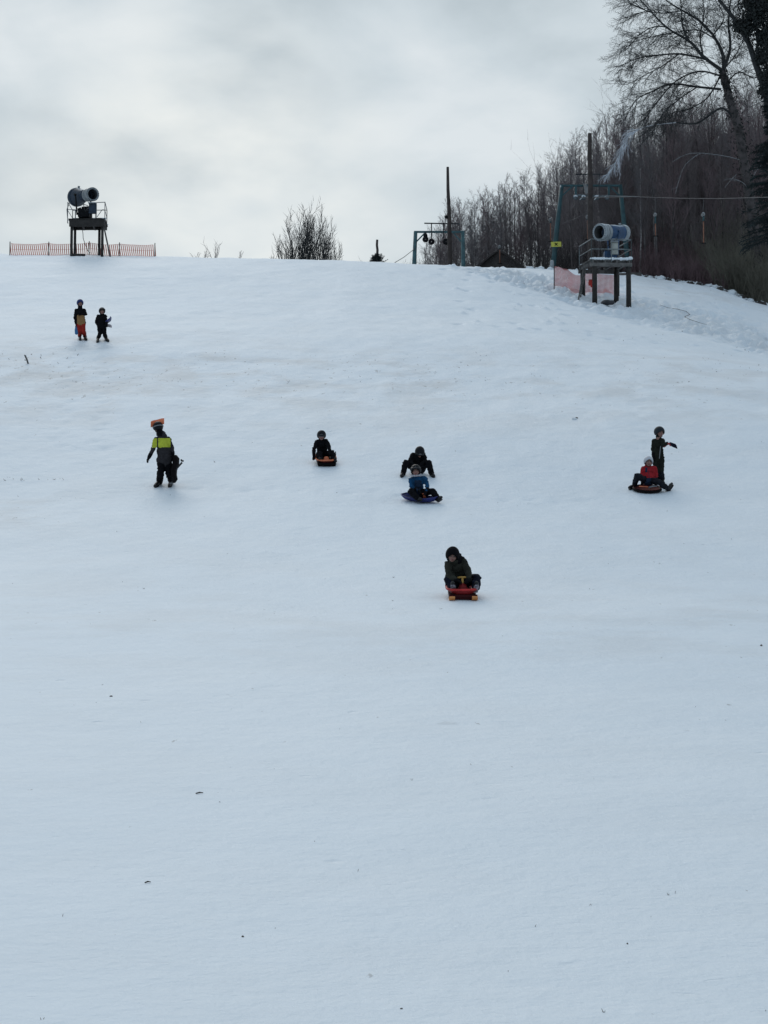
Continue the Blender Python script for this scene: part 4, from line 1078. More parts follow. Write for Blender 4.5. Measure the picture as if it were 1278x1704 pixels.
# snowy beam on the ground by the wood, logs, twigs and stones ---------
b0 = P(1030, 456.5, 103.6); b1 = P(1066, 455.5, 103.9)
rt = thing('plank_stack', (b0.x, b0.y, gz(b0.x, b0.y)), 'low snow covered plank stack behind the timber tower at the foot of the wood', 'planks')
for k in range(2): MB().beam(b0-Vector((0, .1*k, .12*k)), b1-Vector((0, .1*k, .12*k)), .3, .10).build('plank', M['woodsn'], rt)
for f in (.1, .9):
    p = b0.lerp(b1, f); MB().beam((p.x, p.y, gz(p.x, p.y)-.1), (p.x, p.y, p.z-.15), .14, .14).build('bearer', M['woodsn'], rt)
def stick(pts, rads, name, label, cat, m, group=None):
    o = MB().tube(pts, rads, 6).build(name, m, None, True, loc=pts[0]); tag(o, label, cat, group); return o
s0 = at(47.5, 605); stick([s0-Vector((0, 0, .05)), P(45, 599, s0.y), P(42, 592, s0.y), P(40.5, 590.5, s0.y)], [.03, .032, .03, .012], 'stake', 'short leaning grey stick poking out of the snow at the left edge', 'stick', M['woodg'])
tw = [at(*q)+Vector((0, 0, .02)) for q in ((1098, 508), (1112, 513), (1128, 515), (1142, 519), (1148, 524), (1139, 528), (1150, 533), (1165, 538), (1176, 541))]
stick(tw, [.006, .010, .012, .014, .014, .013, .011, .009, .006], 'fallen_branch', 'long thin dark branch lying on the snow right of the timber tower', 'branch', M['woodg'])
def stone(px, row, w_, h_, label, cat='stone', m=None, name='stone', group=None):
    c = at(px, row); s = c.y/F; r = random.Random(px*7+row); q = MB(); q.ell(c+Vector((0, 0, h_*s*.2)), (w_*s/2, w_*s*.5, h_*s*.75), n=10)
    q.v = [c+(Vector(v)-c)*(1+r.gauss(0, .10)) for v in q.v]
    o = q.build(name, m or mat_stone, None, True, loc=c); tag(o, label, cat, group); return o
mat_stone = mat('dark_clod', (.10, .085, .07), .9, var=.5, vscale=12, bump=.5, snow=.4, snow_lo=.75)
mat_ice = mat('snow_lump', (.70, .74, .77), .7, var=.1, bump=.3)
stone(956, 698, 9, 3.4, 'white lump of snow with a dark top between the middle riders and the right pair', 'snow lump', mat_ice, 'snow_lump')
stone(959.5, 696, 5, 2.2, 'dark clod on the white snow lump in the middle of the slope')
stone(185, 1159, 5, 2.0, 'small dark clod in the foreground snow below the walker')
stone(1267, 1075, 4, 3, 'tiny black clod at the right edge of the foreground snow')
stone(27, 1680, 4, 2, 'tiny dark clod at the bottom left corner') if False else None
stone(668, 1679, 4.5, 2.0, 'tiny dark clod at the bottom edge near the middle')
stone(1044, 1571, 3, 2.4, 'tiny black clod low in the right foreground')
stone(404, 1559, 4, 2.4, 'tiny dark clod low in the left foreground')
def chip(px, row, l, label):
    a = at(px-l/2, row+l*.05); b = at(px+l/2, row-l*.06); s = a.y/F; a.z += .006; b.z += .006
    stick([a, a.lerp(b, .5)+Vector((0, .004, .004)), b], [1.0*s, 1.3*s, .6*s], 'twig', label, 'twig', M['wood'])
chip(332, 1321, 12, 'short dark twig lying alone in the left foreground snow')
chip(246, 1470, 10, 'thin short twig low in the left foreground snow')
chip(361, 1549, 22, 'faint longer twig half sunk in the snow at bottom left') if False else None
# snow humps and clods along the foot of the wood
r_ = random.Random(77); q = MB(); q2 = MB()
for i in range(330):
    px = r_.uniform(880, 1290); d = (edge_d(px) if px > 1050 else float(np.interp(px, [880, 960, 1050], [104.5, 106.5, 106.3])))+r_.gauss(-.3, .7); x = (px-CX)/F*d; g = gz(x, d)
    a = r_.uniform(.06, .24); (q if r_.random() < .6 else q2).ell((x, d, g+a*.1), (a*r_.uniform(.8, 1.6), a, a*.8), n=8)
for k in (q, q2):
    k.v = [Vector(v)+Vector((r_.gauss(0, .03), r_.gauss(0, .03), r_.gauss(0, .025))) for v in k.v]
o = q.build('snow_clods', M['lid'], None, True); tag(o, 'lumpy snow clods along the foot of the wood', 'snow', kind='stuff')
o = q2.build('earth_clods', mat('earth', (.05, .043, .04), .95, var=.4, snow=.9, snow_lo=.75), None, True); tag(o, 'dark earth clods and litter along the foot of the wood', 'earth', kind='stuff')
# stubble: dry grass tips through the thin snow
r_ = random.Random(21); sg = Segs()
def stub(px, row, n, spx, srow, h=.05, w=.006):
    for i in range(n):
        c = at(px+r_.gauss(0, spx), row+r_.gauss(0, srow))
        if c is None: continue
        for k in range(r_.choice((1, 1, 2, 3))):
            e = rdir(r_, (0, 0, 1), r_.uniform(.5, 1.35)); sg.add(tuple(c-Vector((0, 0, .01))), vadd(tuple(c), e, h*r_.uniform(.5, 1.6)), w, w*.4)
for i in range(60): stub(r_.uniform(0, 1278), r_.uniform(575, 1000), 1, 2, 1, .018, .005)
for i in range(45): stub(r_.uniform(0, 1278), 612+25*math.sin(i), r_.randint(1, 3), 14, 3, .03, .006)
for i in range(24): px = r_.uniform(860, 1278); stub(px, 505+(px-860)*.27+r_.gauss(0, 16), r_.randint(1, 3), 10, 3, .035, .009)
stub(60, 797, 12, 45, 2, .05); stub(300, 768, 6, 30, 2, .05); stub(60, 597, 10, 40, 5, .06, .01)
for i in range(36): stub(r_.uniform(0, 1278), r_.uniform(1000, 1704), 1, 2, 1, .012, .0025)
o = link_mesh('grass_stubble', sg.mesh('grass_stubble', mat('dry_stubble', (.10, .085, .06), .9, var=.3))); tag(o, 'dry grass tips poking through the thin snow', 'grass', kind='stuff')
# ------------------------------------------------------------------ people
def fab(n, c, r=.85, v=.3, **k): return mat(n, c, r, spec=.12, var=v, vscale=k.get('vs', 9), bump=.7, bscale=k.get('bs', 16))
F_ = dict(
 black=fab("cloth_black", (.0042, .0042, .006)), navy=fab("cloth_navy", (.006, .008, .018)), char=fab("cloth_charcoal", (.030, .028, .031)),
 lime=fab("cloth_lime", (.47, .52, .055), v=.12), tan=fab("cloth_tan", (.27, .155, .07), v=.15), red=fab("trousers_red", (.30, .025, .018), v=.2),
 redj=fab("jacket_red", (.30, .018, .024), v=.2), blue=fab("jacket_blue", (.008, .055, .13), v=.3), bluedk=fab("jacket_blue_dark", (.014, .028, .055)),
 olive=fab("jacket_olive", (.028, .029, .023)), olive2=fab("jacket_green_grey", (.013, .015, .012)), slate=fab("trousers_slate", (.010, .012, .018)),
 redglove=fab("glove_red", (.32, .045, .05)), skin=mat("skin", (.24, .125, .10), .55, var=.08), lips=mat("lips", (.17, .05, .05), .5, var=.05),
 eye=mat("eye", (.03, .025, .025), .3, var=.05), hblack=mat("helmet_black", (.006, .0065, .009), .5, var=.2, spec=.15), hgrey=mat("helmet_dark_grey", (.016, .022, .028), .55, var=.2, spec=.2),
 hblue=mat("helmet_blue", (.010, .028, .13), .5, var=.2, spec=.2), hwhite=mat("helmet_white", (.45, .46, .50), .5, var=.15), lens=mat("goggle_lens", (.008, .008, .010), .3, var=.2, spec=.3),
 strap=mat("goggle_strap", (.16, .165, .175), .7, var=.15), fur=mat("fur_trim", (.42, .42, .46), .95, var=.3, vscale=30, bump=.8, bscale=60),
 boot=mat("boot_black", (.005, .005, .006), .6, var=.3), sole=mat("boot_sole_grey", (.20, .19, .22), .8, var=.7, vscale=22),
 vivid=mat("plastic_orange_red", (.97, .26, .12), .5, var=.08), palepl=mat("plastic_white", (.6, .6, .62), .5, var=.1),
 sorange=mat("sled_orange", (.58, .15, .06), .45, var=.15), sred=mat("sled_red", (.19, .012, .014), .5, var=.2, spec=.2), sreddish=mat("dish_dark_red", (.10, .009, .011), .7, var=.3, spec=.08), sredl=mat("sled_red_rim", (.45, .035, .035), .5, var=.2, spec=.2), sredk=mat("sled_red_under", (.045, .004, .005), .6, var=.2, spec=.15), sblue=mat("sled_blue", (.010, .016, .12), .5, var=.2),
 skiorange=mat("ski_orange", (.66, .27, .08), .45, var=.1), ochre=mat("handle_yellow", (.42, .24, .05), .5, var=.15), sdark=mat("sled_dark", (.005, .0035, .004), .7, var=.3, spec=.1),
 sliderb=mat("slider_blue", (.02, .13, .30), .45, var=.15), sky_=mat("sled_pale", (.3, .26, .28), .5, var=.2))

def unproj(p):
    x, y, z = p[0], p[1], p[2]-EYE; c, s = math.cos(PITCH), math.sin(PITCH)
    zc = y*c+z*s; yc = -y*s+z*c; return CX+x/zc*F, CY-yc/zc*F
def sdf(pr, C):
    if pr[0] == 'c':
        a = np.array(pr[1]); b = np.array(pr[2]); ab = b-a; t = np.clip(((C-a) @ ab)/max(ab @ ab, 1e-9), 0, 1)
        return np.linalg.norm(C-a-t[:, None]*ab, axis=1)-(pr[3]+(pr[4]-pr[3])*t)
    Mx = np.array(pr[3]) if pr[3] is not None else np.eye(3); q = (C-np.array(pr[1])) @ Mx; r = np.array(pr[2])
    k = np.linalg.norm(q/r, axis=1); return (k-1)*r.min()
def blob(name, prims, voxel, mats, parent, matfn=None, wr=0.0, seed=0, sm=6, loc=None):
    q = MB()
    for p in prims:
        if p[0] == 'c':
            q.tube([p[1], p[2]], [p[3], p[4]], 12, True); q.ell(p[1], (p[3],)*3, n=12); q.ell(p[2], (p[4],)*3, n=12)
        else: q.ell(p[1], p[2], Matrix(p[3]) if p[3] is not None else None, 16)
    me = q.mesh('tmp', mats, Vector((0, 0, 0))); tmp = bpy.data.objects.new('tmp', me); COL.objects.link(tmp)
    m = tmp.modifiers.new('r', 'REMESH'); m.mode = 'VOXEL'; m.voxel_size = voxel; m.use_smooth_shade = True
    if sm: m = tmp.modifiers.new('s', 'SMOOTH'); m.iterations = sm; m.factor = .5
    dg = bpy.context.evaluated_depsgraph_get(); ev = tmp.evaluated_get(dg); me2 = bpy.data.meshes.new_from_object(ev)
    bpy.data.objects.remove(tmp); bpy.data.meshes.remove(me)
    me2.name = name; me2.materials.clear()
    for x in mats: me2.materials.append(x)
    n = len(me2.vertices); V = np.zeros(n*3); me2.vertices.foreach_get('co', V); V = V.reshape(-1, 3)
    if wr:
        Nn = np.zeros(n*3); me2.vertices.foreach_get('normal', Nn); Nn = Nn.reshape(-1, 3)
        w_ = fbm((V[:, 0]+V[:, 1]*.6)*16+seed, V[:, 2]*26, 3, 13+seed); V = V+Nn*(w_*wr)[:, None]
    pc = np.zeros(len(me2.polygons)*3); me2.polygons.foreach_get('center', pc); pc = pc.reshape(-1, 3)
    D = np.stack([sdf(p, pc) for p in prims], 1); near = np.argmin(D, 1); mi = np.array([p[5] if p[0] == 'c' else p[4] for p in prims])[near]
    if matfn: mi = np.array([matfn(c, k) for c, k in zip(pc, mi)])
    me2.polygons.foreach_set('material_index', mi.astype(np.int32))
    org = np.array(origin(parent) if parent is not None else Vector(loc)); me2.vertices.foreach_set('co', (V-org[None]).ravel()); me2.update(); smooth(me2)
    return link_mesh(name, me2, parent, loc)
def cap(a, b, r0, r1, m=0): return ('c', tuple(a), tuple(b), r0, r1, m)
def elp(c, r, Mx=None, m=0): return ('e', tuple(c), tuple(r), [list(x) for x in Mx] if Mx is not None else None, m)

def shell(name, c, M_, rad, ph_front, ph_side, ph_back, m, parent, th=.012, fw=2.0):
    """open cap over the head; ph_* = how far down it reaches, degrees from the top"""
    q = MB(); na, nb = 28, 12
    for i in range(nb+1):
        for j in range(na):
            a = 2*math.pi*j/na; fr_ = math.cos(a)
            pm = ph_side+(ph_front-ph_side)*max(0, fr_)**fw+(ph_back-ph_side)*max(0, -fr_)
            ph = R(pm)*i/nb
            q.v.append(c+M_ @ Vector((rad[0]*math.sin(ph)*math.sin(a), -rad[1]*math.sin(ph)*math.cos(a), rad[2]*math.cos(ph))))
    for i in range(nb):
        for j in range(na):
            a0 = i*na+j; b0 = i*na+(j+1) % na; q.f.append((a0, a0+na, b0+na, b0)); q.m.append(0)
    o = q.build(name, m, parent, True); s = o.modifiers.new('t', 'SOLIDIFY'); s.thickness = th; s.offset = 0
    return o
def band(c, M_, rad, a0, a1, el, hgt, q=None, k=14, el2=None):
    q = q or MB(); pts = []
    for i in range(k+1):
        a = R(a0+(a1-a0)*i/k); e = R(el+((el2 or el)-el)*abs(math.sin((i/k-.5)*math.pi)))
        pts.append(c+M_ @ Vector((rad[0]*math.cos(e)*math.sin(a), -rad[1]*math.cos(e)*math.cos(a), rad[2]*math.sin(e))))
    q.tube(pts, hgt, 8); return q

def person(label, base, J, head, hm=1.0, k=1.0, jm=('black',), pm=('black',), gm='black', bm='boot', jfn=None, pfn=None, hat=None, gog=None, hood=None, curl=.7,
           torso=(.150, .105), seed=1, soles=False, name='person', collar=None, arm=1.0, leg=1.0, hem=.10, face=True):
    b = at(*base[:2]); d0 = b.y+(base[2] if len(base) > 2 else 0)
    def X(q):
        if len(q) == 4 and q[2] == 'g':
            p = at(q[0], q[1]); return p+Vector((0, 0, q[3]))
        return P(q[0], q[1], d0+q[2])
    j = {a: X(v) for a, v in J.items()}
    b = Vector((j['pel'].x, j['pel'].y, gz(j['pel'].x, j['pel'].y)))
    hc = j['head']; yaw, pit, rol = head
    H = Matrix.Rotation(R(yaw), 3, 'Z') @ Matrix.Rotation(R(pit), 3, 'X') @ Matrix.Rotation(R(rol), 3, 'Y')
    hs = hm
    def hp(x, y, z): return hc+H @ Vector((x*hs, y*hs, z*hs))
    sh = (j['shl']+j['shr'])/2; pel = j['pel']; sp_ = (sh-pel).normalized(); rx = (j['shr']-j['shl']).normalized(); ry = sp_.cross(rx).normalized(); rx = ry.cross(sp_).normalized()
    T = Matrix((rx, ry, sp_)).transposed()
    def tp(f, x=0, y=0): return pel.lerp(sh, f)+T @ Vector((x, y, 0))
    neck = sh+sp_*.03; tw, td = torso[0]*k, torso[1]*k; LT = (sh-pel).length
    sw = (j['shr']-j['shl']).length/2
    hl, hr_ = tp(0, -.075*k), tp(0, .075*k)
    # ---- body: one continuous surface
    pr = [elp(hc, (.072*hs, .088*hs, .098*hs), H, 0), elp(hp(0, -.028, -.045), (.056*hs, .058*hs, .060*hs), H, 0), elp(hp(0, -.055, -.082), (.026*hs, .025*hs, .022*hs), H, 0),
          cap(hp(0, -.088, .005), hp(0, -.106, -.030), .009*hs, .015*hs), elp(hp(-.073, 0, -.02), (.012, .022, .03), H, 0), elp(hp(.073, 0, -.02), (.012, .022, .03), H, 0),
          elp(hp(-.031, -.084, .006), (.014*hs, .008*hs, .008*hs), H, 1), elp(hp(.031, -.084, .006), (.014*hs, .008*hs, .008*hs), H, 1),
          elp(hp(-.032, -.083, .026), (.019*hs, .009*hs, .006*hs), H, 3), elp(hp(.032, -.083, .026), (.019*hs, .009*hs, .006*hs), H, 3),
          elp(hp(0, -.090, -.056), (.024*hs, .008*hs, .009*hs), H, 2), elp(hp(-.045, -.062, -.03), (.022*hs, .02*hs, .024*hs), H, 0), elp(hp(.045, -.062, -.03), (.022*hs, .02*hs, .024*hs), H, 0),
          cap(hp(0, .015, -.06), neck, .046*k, .052*k), cap(j['shl'], j['shr'], .050*k, .050*k),
          elp(tp(.72), (tw*.85, td*.8, LT*.34), T, 0), elp(tp(.35), (tw*.78, td*.78, LT*.34), T, 0), elp(tp(.0), (tw*.88, td*.88, .10*k), T, 0)]
    for s in 'lr':
        pr += [cap(j['sh'+s], j['el'+s], .042*k, .034*k), cap(j['el'+s], j['wr'+s], .034*k, .018*k), cap(hl if s == 'l' else hr_, j['kn'+s], .068*k, .050*k), cap(j['kn'+s], j['an'+s], .048*k, .024*k)]
        hd = (j['wr'+s]-j['el'+s]).normalized(); hq = ((j['hd'+s]-j['wr'+s]).normalized() if 'hd'+s in j else hd); pr.append(cap(j['wr'+s], j['wr'+s]+hq*.05*k, .018*k, .016*k))
        pr.append(cap(j['an'+s], j['an'+s].lerp(j['to'+s], .5), .024*k, .020*k))
    root = blob('person', pr, .0105, [F_['skin'], F_['eye'], F_['lips'], mat_brow], None, sm=2, loc=b)
    tag(root, label, 'person')
    # ---- jacket
    jl = []
    jl += [cap(j['shl'].lerp(sh, .12), j['shr'].lerp(sh, .12), .064*k, .064*k), elp(tp(.78), (max(tw, sw*.95), td, LT*.30), T, 0), elp(tp(.42), (tw*.98, td*1.02, LT*.36), T, 0),
           elp(tp(.04), (tw*1.13, td*1.18, hem*k+.04), T, 0), elp(tp(.2), (tw*1.02, td*1.1, LT*.3), T, 0), cap(tp(.9), hp(0, .018, -.070), .072*k, .070*k)]
    for s in 'lr':
        w3 = j['el'+s].lerp(j['wr'+s], 1.0)
        jl += [cap(j['sh'+s], j['el'+s], .062*k*arm, .052*k*arm), cap(j['el'+s], w3, .053*k*arm, .043*k*arm)]
    jk = blob('jacket', jl, .0125, [F_[c] for c in jm], root, jfn, wr=.022, seed=seed, sm=3)
    # ---- trousers
    tl = [elp(tp(.0), (tw*.92, td*.96, .10*k), T, 0), elp((hl+hr_)/2, (tw*.9, td, .085*k), None, 0)]
    for s in 'lr':
        h_ = hl if s == 'l' else hr_; a3 = j['kn'+s].lerp(j['an'+s], 1.02)
        tl += [cap(h_, j['kn'+s], .085*k*leg, .069*k*leg), cap(j['kn'+s], j['kn'+s].lerp(a3, .4), .069*k*leg, .070*k*leg), cap(j['kn'+s].lerp(a3, .4), a3, .070*k*leg, .062*k*leg)]
    blob('trousers', tl, .0125, [F_[c] for c in pm], root, pfn, wr=.024, seed=seed+5, sm=3)
    # ---- boots and gloves
    for s in 'lr':
        a, t = j['an'+s], j['to'+s]; dr = (t-a); dn = dr.normalized()
        side = dn.cross(Vector((0, 0, 1))); side = side.normalized() if side.length > .1 else Vector((1, 0, 0)); upv = side.cross(dn)
        sh_ = (a-j['kn'+s]).normalized()
        heel = a+sh_*.035*k-dn*.01; ball = a.lerp(t, .72)
        bl = [cap(a-sh_*.13*k, a+sh_*.01, .058*k, .054*k), cap(heel, ball, .043*k, .044*k), cap(ball, t, .044*k, .034*k)]
        bo = blob('boot', bl, .0105, [F_[bm], F_['sole']], root, None, sm=2)
        so = MB(); dwn = -upv if (-upv).dot(sh_) > 0 else upv
        pts = []
        for f, w_ in ((-.12, .028), (.0, .040), (.3, .036), (.6, .044), (.85, .042), (1.05, .024)):
            c = heel.lerp(t, f)+dwn*.040*k; pts.append((c, w_*k))
        n0 = len(so.v)
        for c, w_ in pts: so.v += [c-side*w_, c+side*w_, c+side*w_+dwn*.014, c-side*w_+dwn*.014]
        for i in range(len(pts)-1):
            o_ = i*4
            for x_, y_ in ((0, 1), (1, 2), (2, 3), (3, 0)): so.f.append((o_+x_, o_+y_, o_+4+y_, o_+4+x_)); so.m.append(0)
        so.f += [(0, 3, 2, 1), tuple(len(so.v)-4+i for i in range(4))]; so.m += [0, 0]
        so.build('sole', F_['sole' if soles else 'boot'], bo)
        w_, e_ = j['wr'+s], j['el'+s]; hd = (w_-e_).normalized()
        if 'hd'+s in j: hd = (j['hd'+s]-w_).normalized()
        sx = -1 if s == 'l' else 1
        pal_n = Vector((0, 0, -1))-hd*hd.dot(Vector((0, 0, -1)))
        pal_n = pal_n.normalized() if pal_n.length > .15 else Vector((-sx, 0, 0)); wid = hd.cross(pal_n).normalized()
        kk = k*1.05; gl = [cap(w_-(w_-e_).normalized()*.07*kk, w_, .047*kk, .040*kk), cap(w_, w_+hd*.02, .040*kk, .032*kk), cap(w_+hd*.02*kk-wid*.012*kk, w_+hd*.062*kk-wid*.014*kk, .022*kk, .022*kk), cap(w_+hd*.02*kk+wid*.012*kk, w_+hd*.062*kk+wid*.014*kk, .022*kk, .022*kk)]
        for i, fl_ in enumerate((.052, .060, .055, .042)):
            b0 = w_+hd*.070*kk+wid*((i-1.5)*.0195)*kk; c1 = curl*(.55+.1*i)
            d1 = hd*math.cos(c1)+pal_n*math.sin(c1); d2 = hd*math.cos(c1*2.1)+pal_n*math.sin(c1*2.1)
            b1 = b0+d1*fl_*.52*kk; b2 = b1+d2*fl_*.5*kk; gl += [cap(b0, b1, .0115*kk, .0105*kk), cap(b1, b2, .0105*kk, .0092*kk)]
        t0 = w_+hd*.028*kk-wid*sx*.026*kk; t1 = t0+(hd*.6-wid*sx*.7+pal_n*.35).normalized()*.034*kk; t2 = t1+(hd*.8-wid*sx*.1+pal_n*.5).normalized()*.026*kk
        gl += [cap(t0, t1, .0135*kk, .012*kk), cap(t1, t2, .012*kk, .010*kk)]
        blob('glove', gl, .0065, [F_[gm if isinstance(gm, str) else gm[0 if s == 'l' else 1]]], root, None, sm=1)
    if hat:
        hcm, rad, fr3 = hat
        he = shell('helmet', hp(0, .006, .014), H, (rad*.90*hs, rad*1.06*hs, rad*.98*hs), fr3[0], fr3[1], fr3[2], F_[hcm], root, .02)
        rg_ = MB(); band(hp(0, .006, .014), H, (rad*.91*hs, rad*1.075*hs, rad*1.0*hs), -62, 62, 90-fr3[0]+2, .007*hs, rg_); rg_.build('rim', F_['hblack' if hcm == 'hwhite' else hcm], he, True)
        v_ = MB()
        for x_ in (-.4, 0, .4):
            v_.tube([hp(0, .006, .014)+H @ Vector((rad*x_*hs, -rad*1.0*hs*math.cos(t)*math.sqrt(1-x_*x_), rad*1.0*hs*math.sin(t)*math.sqrt(1-x_*x_))) for t in (.7, 1.0, 1.3, 1.6, 1.9)], .006*hs, 5)
        v_.build('vent_ridge', F_[hcm], he, True)
        if gog == 'on':
            q = band(hp(0, 0, 0), H, (.092*hs, .108*hs, .1*hs), -40, 40, 4, .026*hs); q.build('goggles', F_['lens'], root, True)
            q = band(hp(0, 0, 0), H, (.094*hs, .110*hs, .1*hs), -48, 48, 20, .007*hs); band(hp(0, 0, 0), H, (.094*hs, .110*hs, .1*hs), -46, 46, -11, .007*hs, q)
            q.build('goggle_frame', F_['strap'], root, True)
        elif gog == 'up':
            q = band(hp(0, .006, .014), H, (rad*.95*hs, rad*1.12*hs, rad*.98*hs), -60, 60, 22, .020*hs); g_ = q.build('goggles', F_['lens'], he, True)
            q = band(hp(0, .006, .014), H, (rad*.95*hs, rad*1.13*hs, rad*1.0*hs), -35, 35, 34, .008*hs, el2=26); q.build('goggle_rim', F_['strap'], g_, True)
        elif gog == 'back':
            q = band(hp(0, .006, .014), H, (rad*.97*hs, rad*1.13*hs, rad*.98*hs), 60, 300, 0, .012*hs); q.build('goggle_strap', F_['strap' if gog == 'back' else 'black'], he, True)
        st = MB().tube([hp(-.075, -.01, -.03), hp(-.055, -.035, -.085), hp(0, -.05, -.108), hp(.055, -.035, -.085), hp(.075, -.01, -.03)], .008*hs, 6); st.build('chin_strap', F_['black'], he, True)
    if hood:
        shell('hood', hp(0, .012, .010), H, (.108*hs, .128*hs, .128*hs), hood[1], hood[2], 132, F_[hood[0]], root, .03)
    if collar:
        q = MB(); pts = [hp(.098*math.sin(a), -.085*math.cos(a)+.01, -.085-.015*math.cos(a)) for a in [i*2*math.pi/16 for i in range(17)]]
        q.tube(pts, .020*hs, 8, False); q.build('fur_collar', F_[collar], root, True)
    return root, j, H, hp, T, tp, d0
mat_brow = mat("brow", (.10, .065, .045), .8, var=.1)

# ------------------------------------------------------------------ sleds
def frame(c, h):
    """frame lying on the slope at c, heading h (x, y)"""
    h = Vector((h[0], h[1], 0)).normalized(); e = .35
    f = Vector((h.x*e*2, h.y*e*2, gz(c.x+h.x*e, c.y+h.y*e)-gz(c.x-h.x*e, c.y-h.y*e))).normalized()
    sx = Vector((-h.y, h.x, 0))
    r = Vector((sx.x*.5, sx.y*.5, gz(c.x+sx.x*.25, c.y+sx.y*.25)-gz(c.x-sx.x*.25, c.y-sx.y*.25))).normalized()
    u = f.cross(r)
    if u.z < 0: u = -u
    r = f.cross(u).normalized()
    return f, r, u
def hull(name, c, fr_, L_, W, H0, front, m, parent, rear=.03, cav=3.0, th=.014, rim=None, taper=.18, rr=.014):
    f, r, u = fr_; q = MB(); ns, nc = 20, 12; rimL = []; rimR = []
    for i in range(ns+1):
        t = -1+2*i/ns; w = W/2*(1-abs(t)**5*.55)*(1-taper*max(0, t)**2); zb = front*max(0, t)**3+rear*max(0, -t)**4; zr = max(zb+.012, H0+front*.55*max(0, t)**2+rear*.5*max(0, -t)**2)
        for k in range(nc+1):
            a = -1+2*k/nc; x = w*math.copysign(abs(a)**.75, a); z = zb+(zr-zb)*abs(a)**cav*(1 if abs(t) < .93 else 1)
            if abs(t) > .9: z = zb+(zr-zb)*max(abs(a)**cav, (abs(t)-.9)/.1)
            q.v.append(c+f*(t*L_/2)+r*x+u*(z+.008))
    for i in range(ns):
        for k in range(nc):
            a = i*(nc+1)+k; q.f.append((a, a+1, a+nc+2, a+nc+1)); q.m.append(0)
    org = parent if parent is not None else None
    o = q.build(name, m, parent, True); s = o.modifiers.new('t', 'SOLIDIFY'); s.thickness = th; s.offset = 0
    if rim:
        g = MB(); L1 = [q.v[i*(nc+1)] for i in range(ns+1)]; L2 = [q.v[i*(nc+1)+nc] for i in range(ns+1)]; fr2 = [q.v[ns*(nc+1)+k] for k in range(nc+1)]; bk = [q.v[k] for k in range(nc+1)]
        loop = L1+fr2+L2[::-1]+bk[::-1]; g.tube(loop, rr, 6, False); g.build('rim', rim, o, True)
    return o
def steer_sled(c, h, L_, W, m, skim, hm, label, name='bobsled', Hh=.09, skis=True, col_tilt=.25, ch=.28, hw=.085, nose=1.0, under='sdark', rimm=None):
    fr_ = frame(c, h); f, r, u = fr_; root = thing(name, c, label, 'sled')
    up = .070
    cc = c+u*up
    hull('hull', cc, fr_, L_, W, Hh, .02, F_['sredk'] if under == 'sdark' else m, root, rim=rimm or m, taper=.02, rr=.021)
    g = MB(); g.beam(c-f*L_*.44+u*.042, c+f*L_*.46+u*.042, W*.86, .06); g.beam(c+f*L_*.30+u*.05, c+f*L_*.485+u*.075, W*.90, .045); g.build('chassis', F_[under], root)
    q = MB()
    for s in (-1, 1): q.beam(c+r*s*W*.33-f*L_*.45+u*.03, c+r*s*W*.33+f*L_*.05+u*.03, .045, .05)
    q.build('runner', F_['sdark'], root)
    MB().beam(cc-f*L_*.22+u*.05, cc+f*L_*.06+u*.045, W*.6, .03).build('seat', F_['sdark'], root)
    fc = c+f*L_*.40
    if skis:
        for s in (-1, 1):
            g = MB(); k0 = fc+r*s*W*.36
            pts = [(-.20, .012), (-.1, .008), (.05, .008), (.13, .03), (.18, .075)]
            for i in range(len(pts)-1): g.beam(k0+f*pts[i][0]+u*pts[i][1], k0+f*(pts[i+1][0]+.005)+u*pts[i+1][1], .095, .022)
            g.beam(k0+u*.02, k0+u*.085, .04, .06); sk = g.build('ski', skim, root)
        MB().beam(fc-r*W*.38+u*.085, fc+r*W*.38+u*.085, .05, .03).build('front_axle', F_['sdark'], root)
    # nose hump, column and handle
    n = MB(); n.lathe(cc+f*L_*.30+u*.04, u, [(0, .07*nose), (.05, .06*nose), (.10, .045*nose), (.15*nose, .03*nose), (.16*nose, .005)], 16, sc=(1.0, 1.6)); n.build('nose', m, root, True)
    top = cc+f*(L_*.30-col_tilt*.25)+u*ch
    MB().tube([cc+f*L_*.30+u*.10, top], [.024, .020], 8).build('steering_column', hm, root, True)
    q = MB(); q.tube([top-r*hw+u*.005, top-r*hw*.4+u*.012, top+r*hw*.4+u*.012, top+r*hw+u*.005], .017, 8); q.build('handle', hm, root, True)
    for s in (-1, 1):
        b_ = cc-f*L_*.08+r*s*(W*.5+.0)+u*.06; MB().tube([b_, b_+u*.10+r*s*.01, b_+u*.15-f*.04], .011, 6).build('brake_lever', F_['sdark'], root, True)
    return root, fr_

# A: rider in front, hooded, on the red bobsled
A_, jA, HA, hpA, TA, tpA, dA = person('laughing person in dark hood and olive jacket riding the red bobsled, nearest to the camera', (771, 999, 0),
 dict(head=(753, 924.0, .28), shl=(745.5, 939.5, .40), shr=(770.5, 933.5, .46), ell=(747, 957.5, .24), wrl=(758.5, 966, .12), hdl=(766, 967.5, .07), elr=(779.5, 952, .30), wrr=(781, 963.5, .16), hdr=(775.5, 967, .08),
      pel=(771, 969, .66), knl=(746, 964, .26), knr=(793, 962.5, .28), anl=(753.5, 977.5, .13), anr=(791.5, 977.5, .13), tol=(753.5, 970.0, .0), tor=(793, 970, .0)),
 (-2, 20, 6), jm=('olive', 'olive2'), pm=('navy',), gm='black', seed=2, soles=True, hood=('black', 74, 128), k=1.02, hm=.98, arm=1.05, leg=1.12)
cA = at(771, 999); cA = Vector((cA.x, cA.y+.46, 0)); cA.z = gz(cA.x, cA.y)
steer_sled(cA, (0, -1), .98, .53, F_['sred'], F_['skiorange'], F_['ochre'], 'red plastic bobsled with yellow handle and orange skis under the nearest rider', under='sredk', rimm=F_['sredl'])
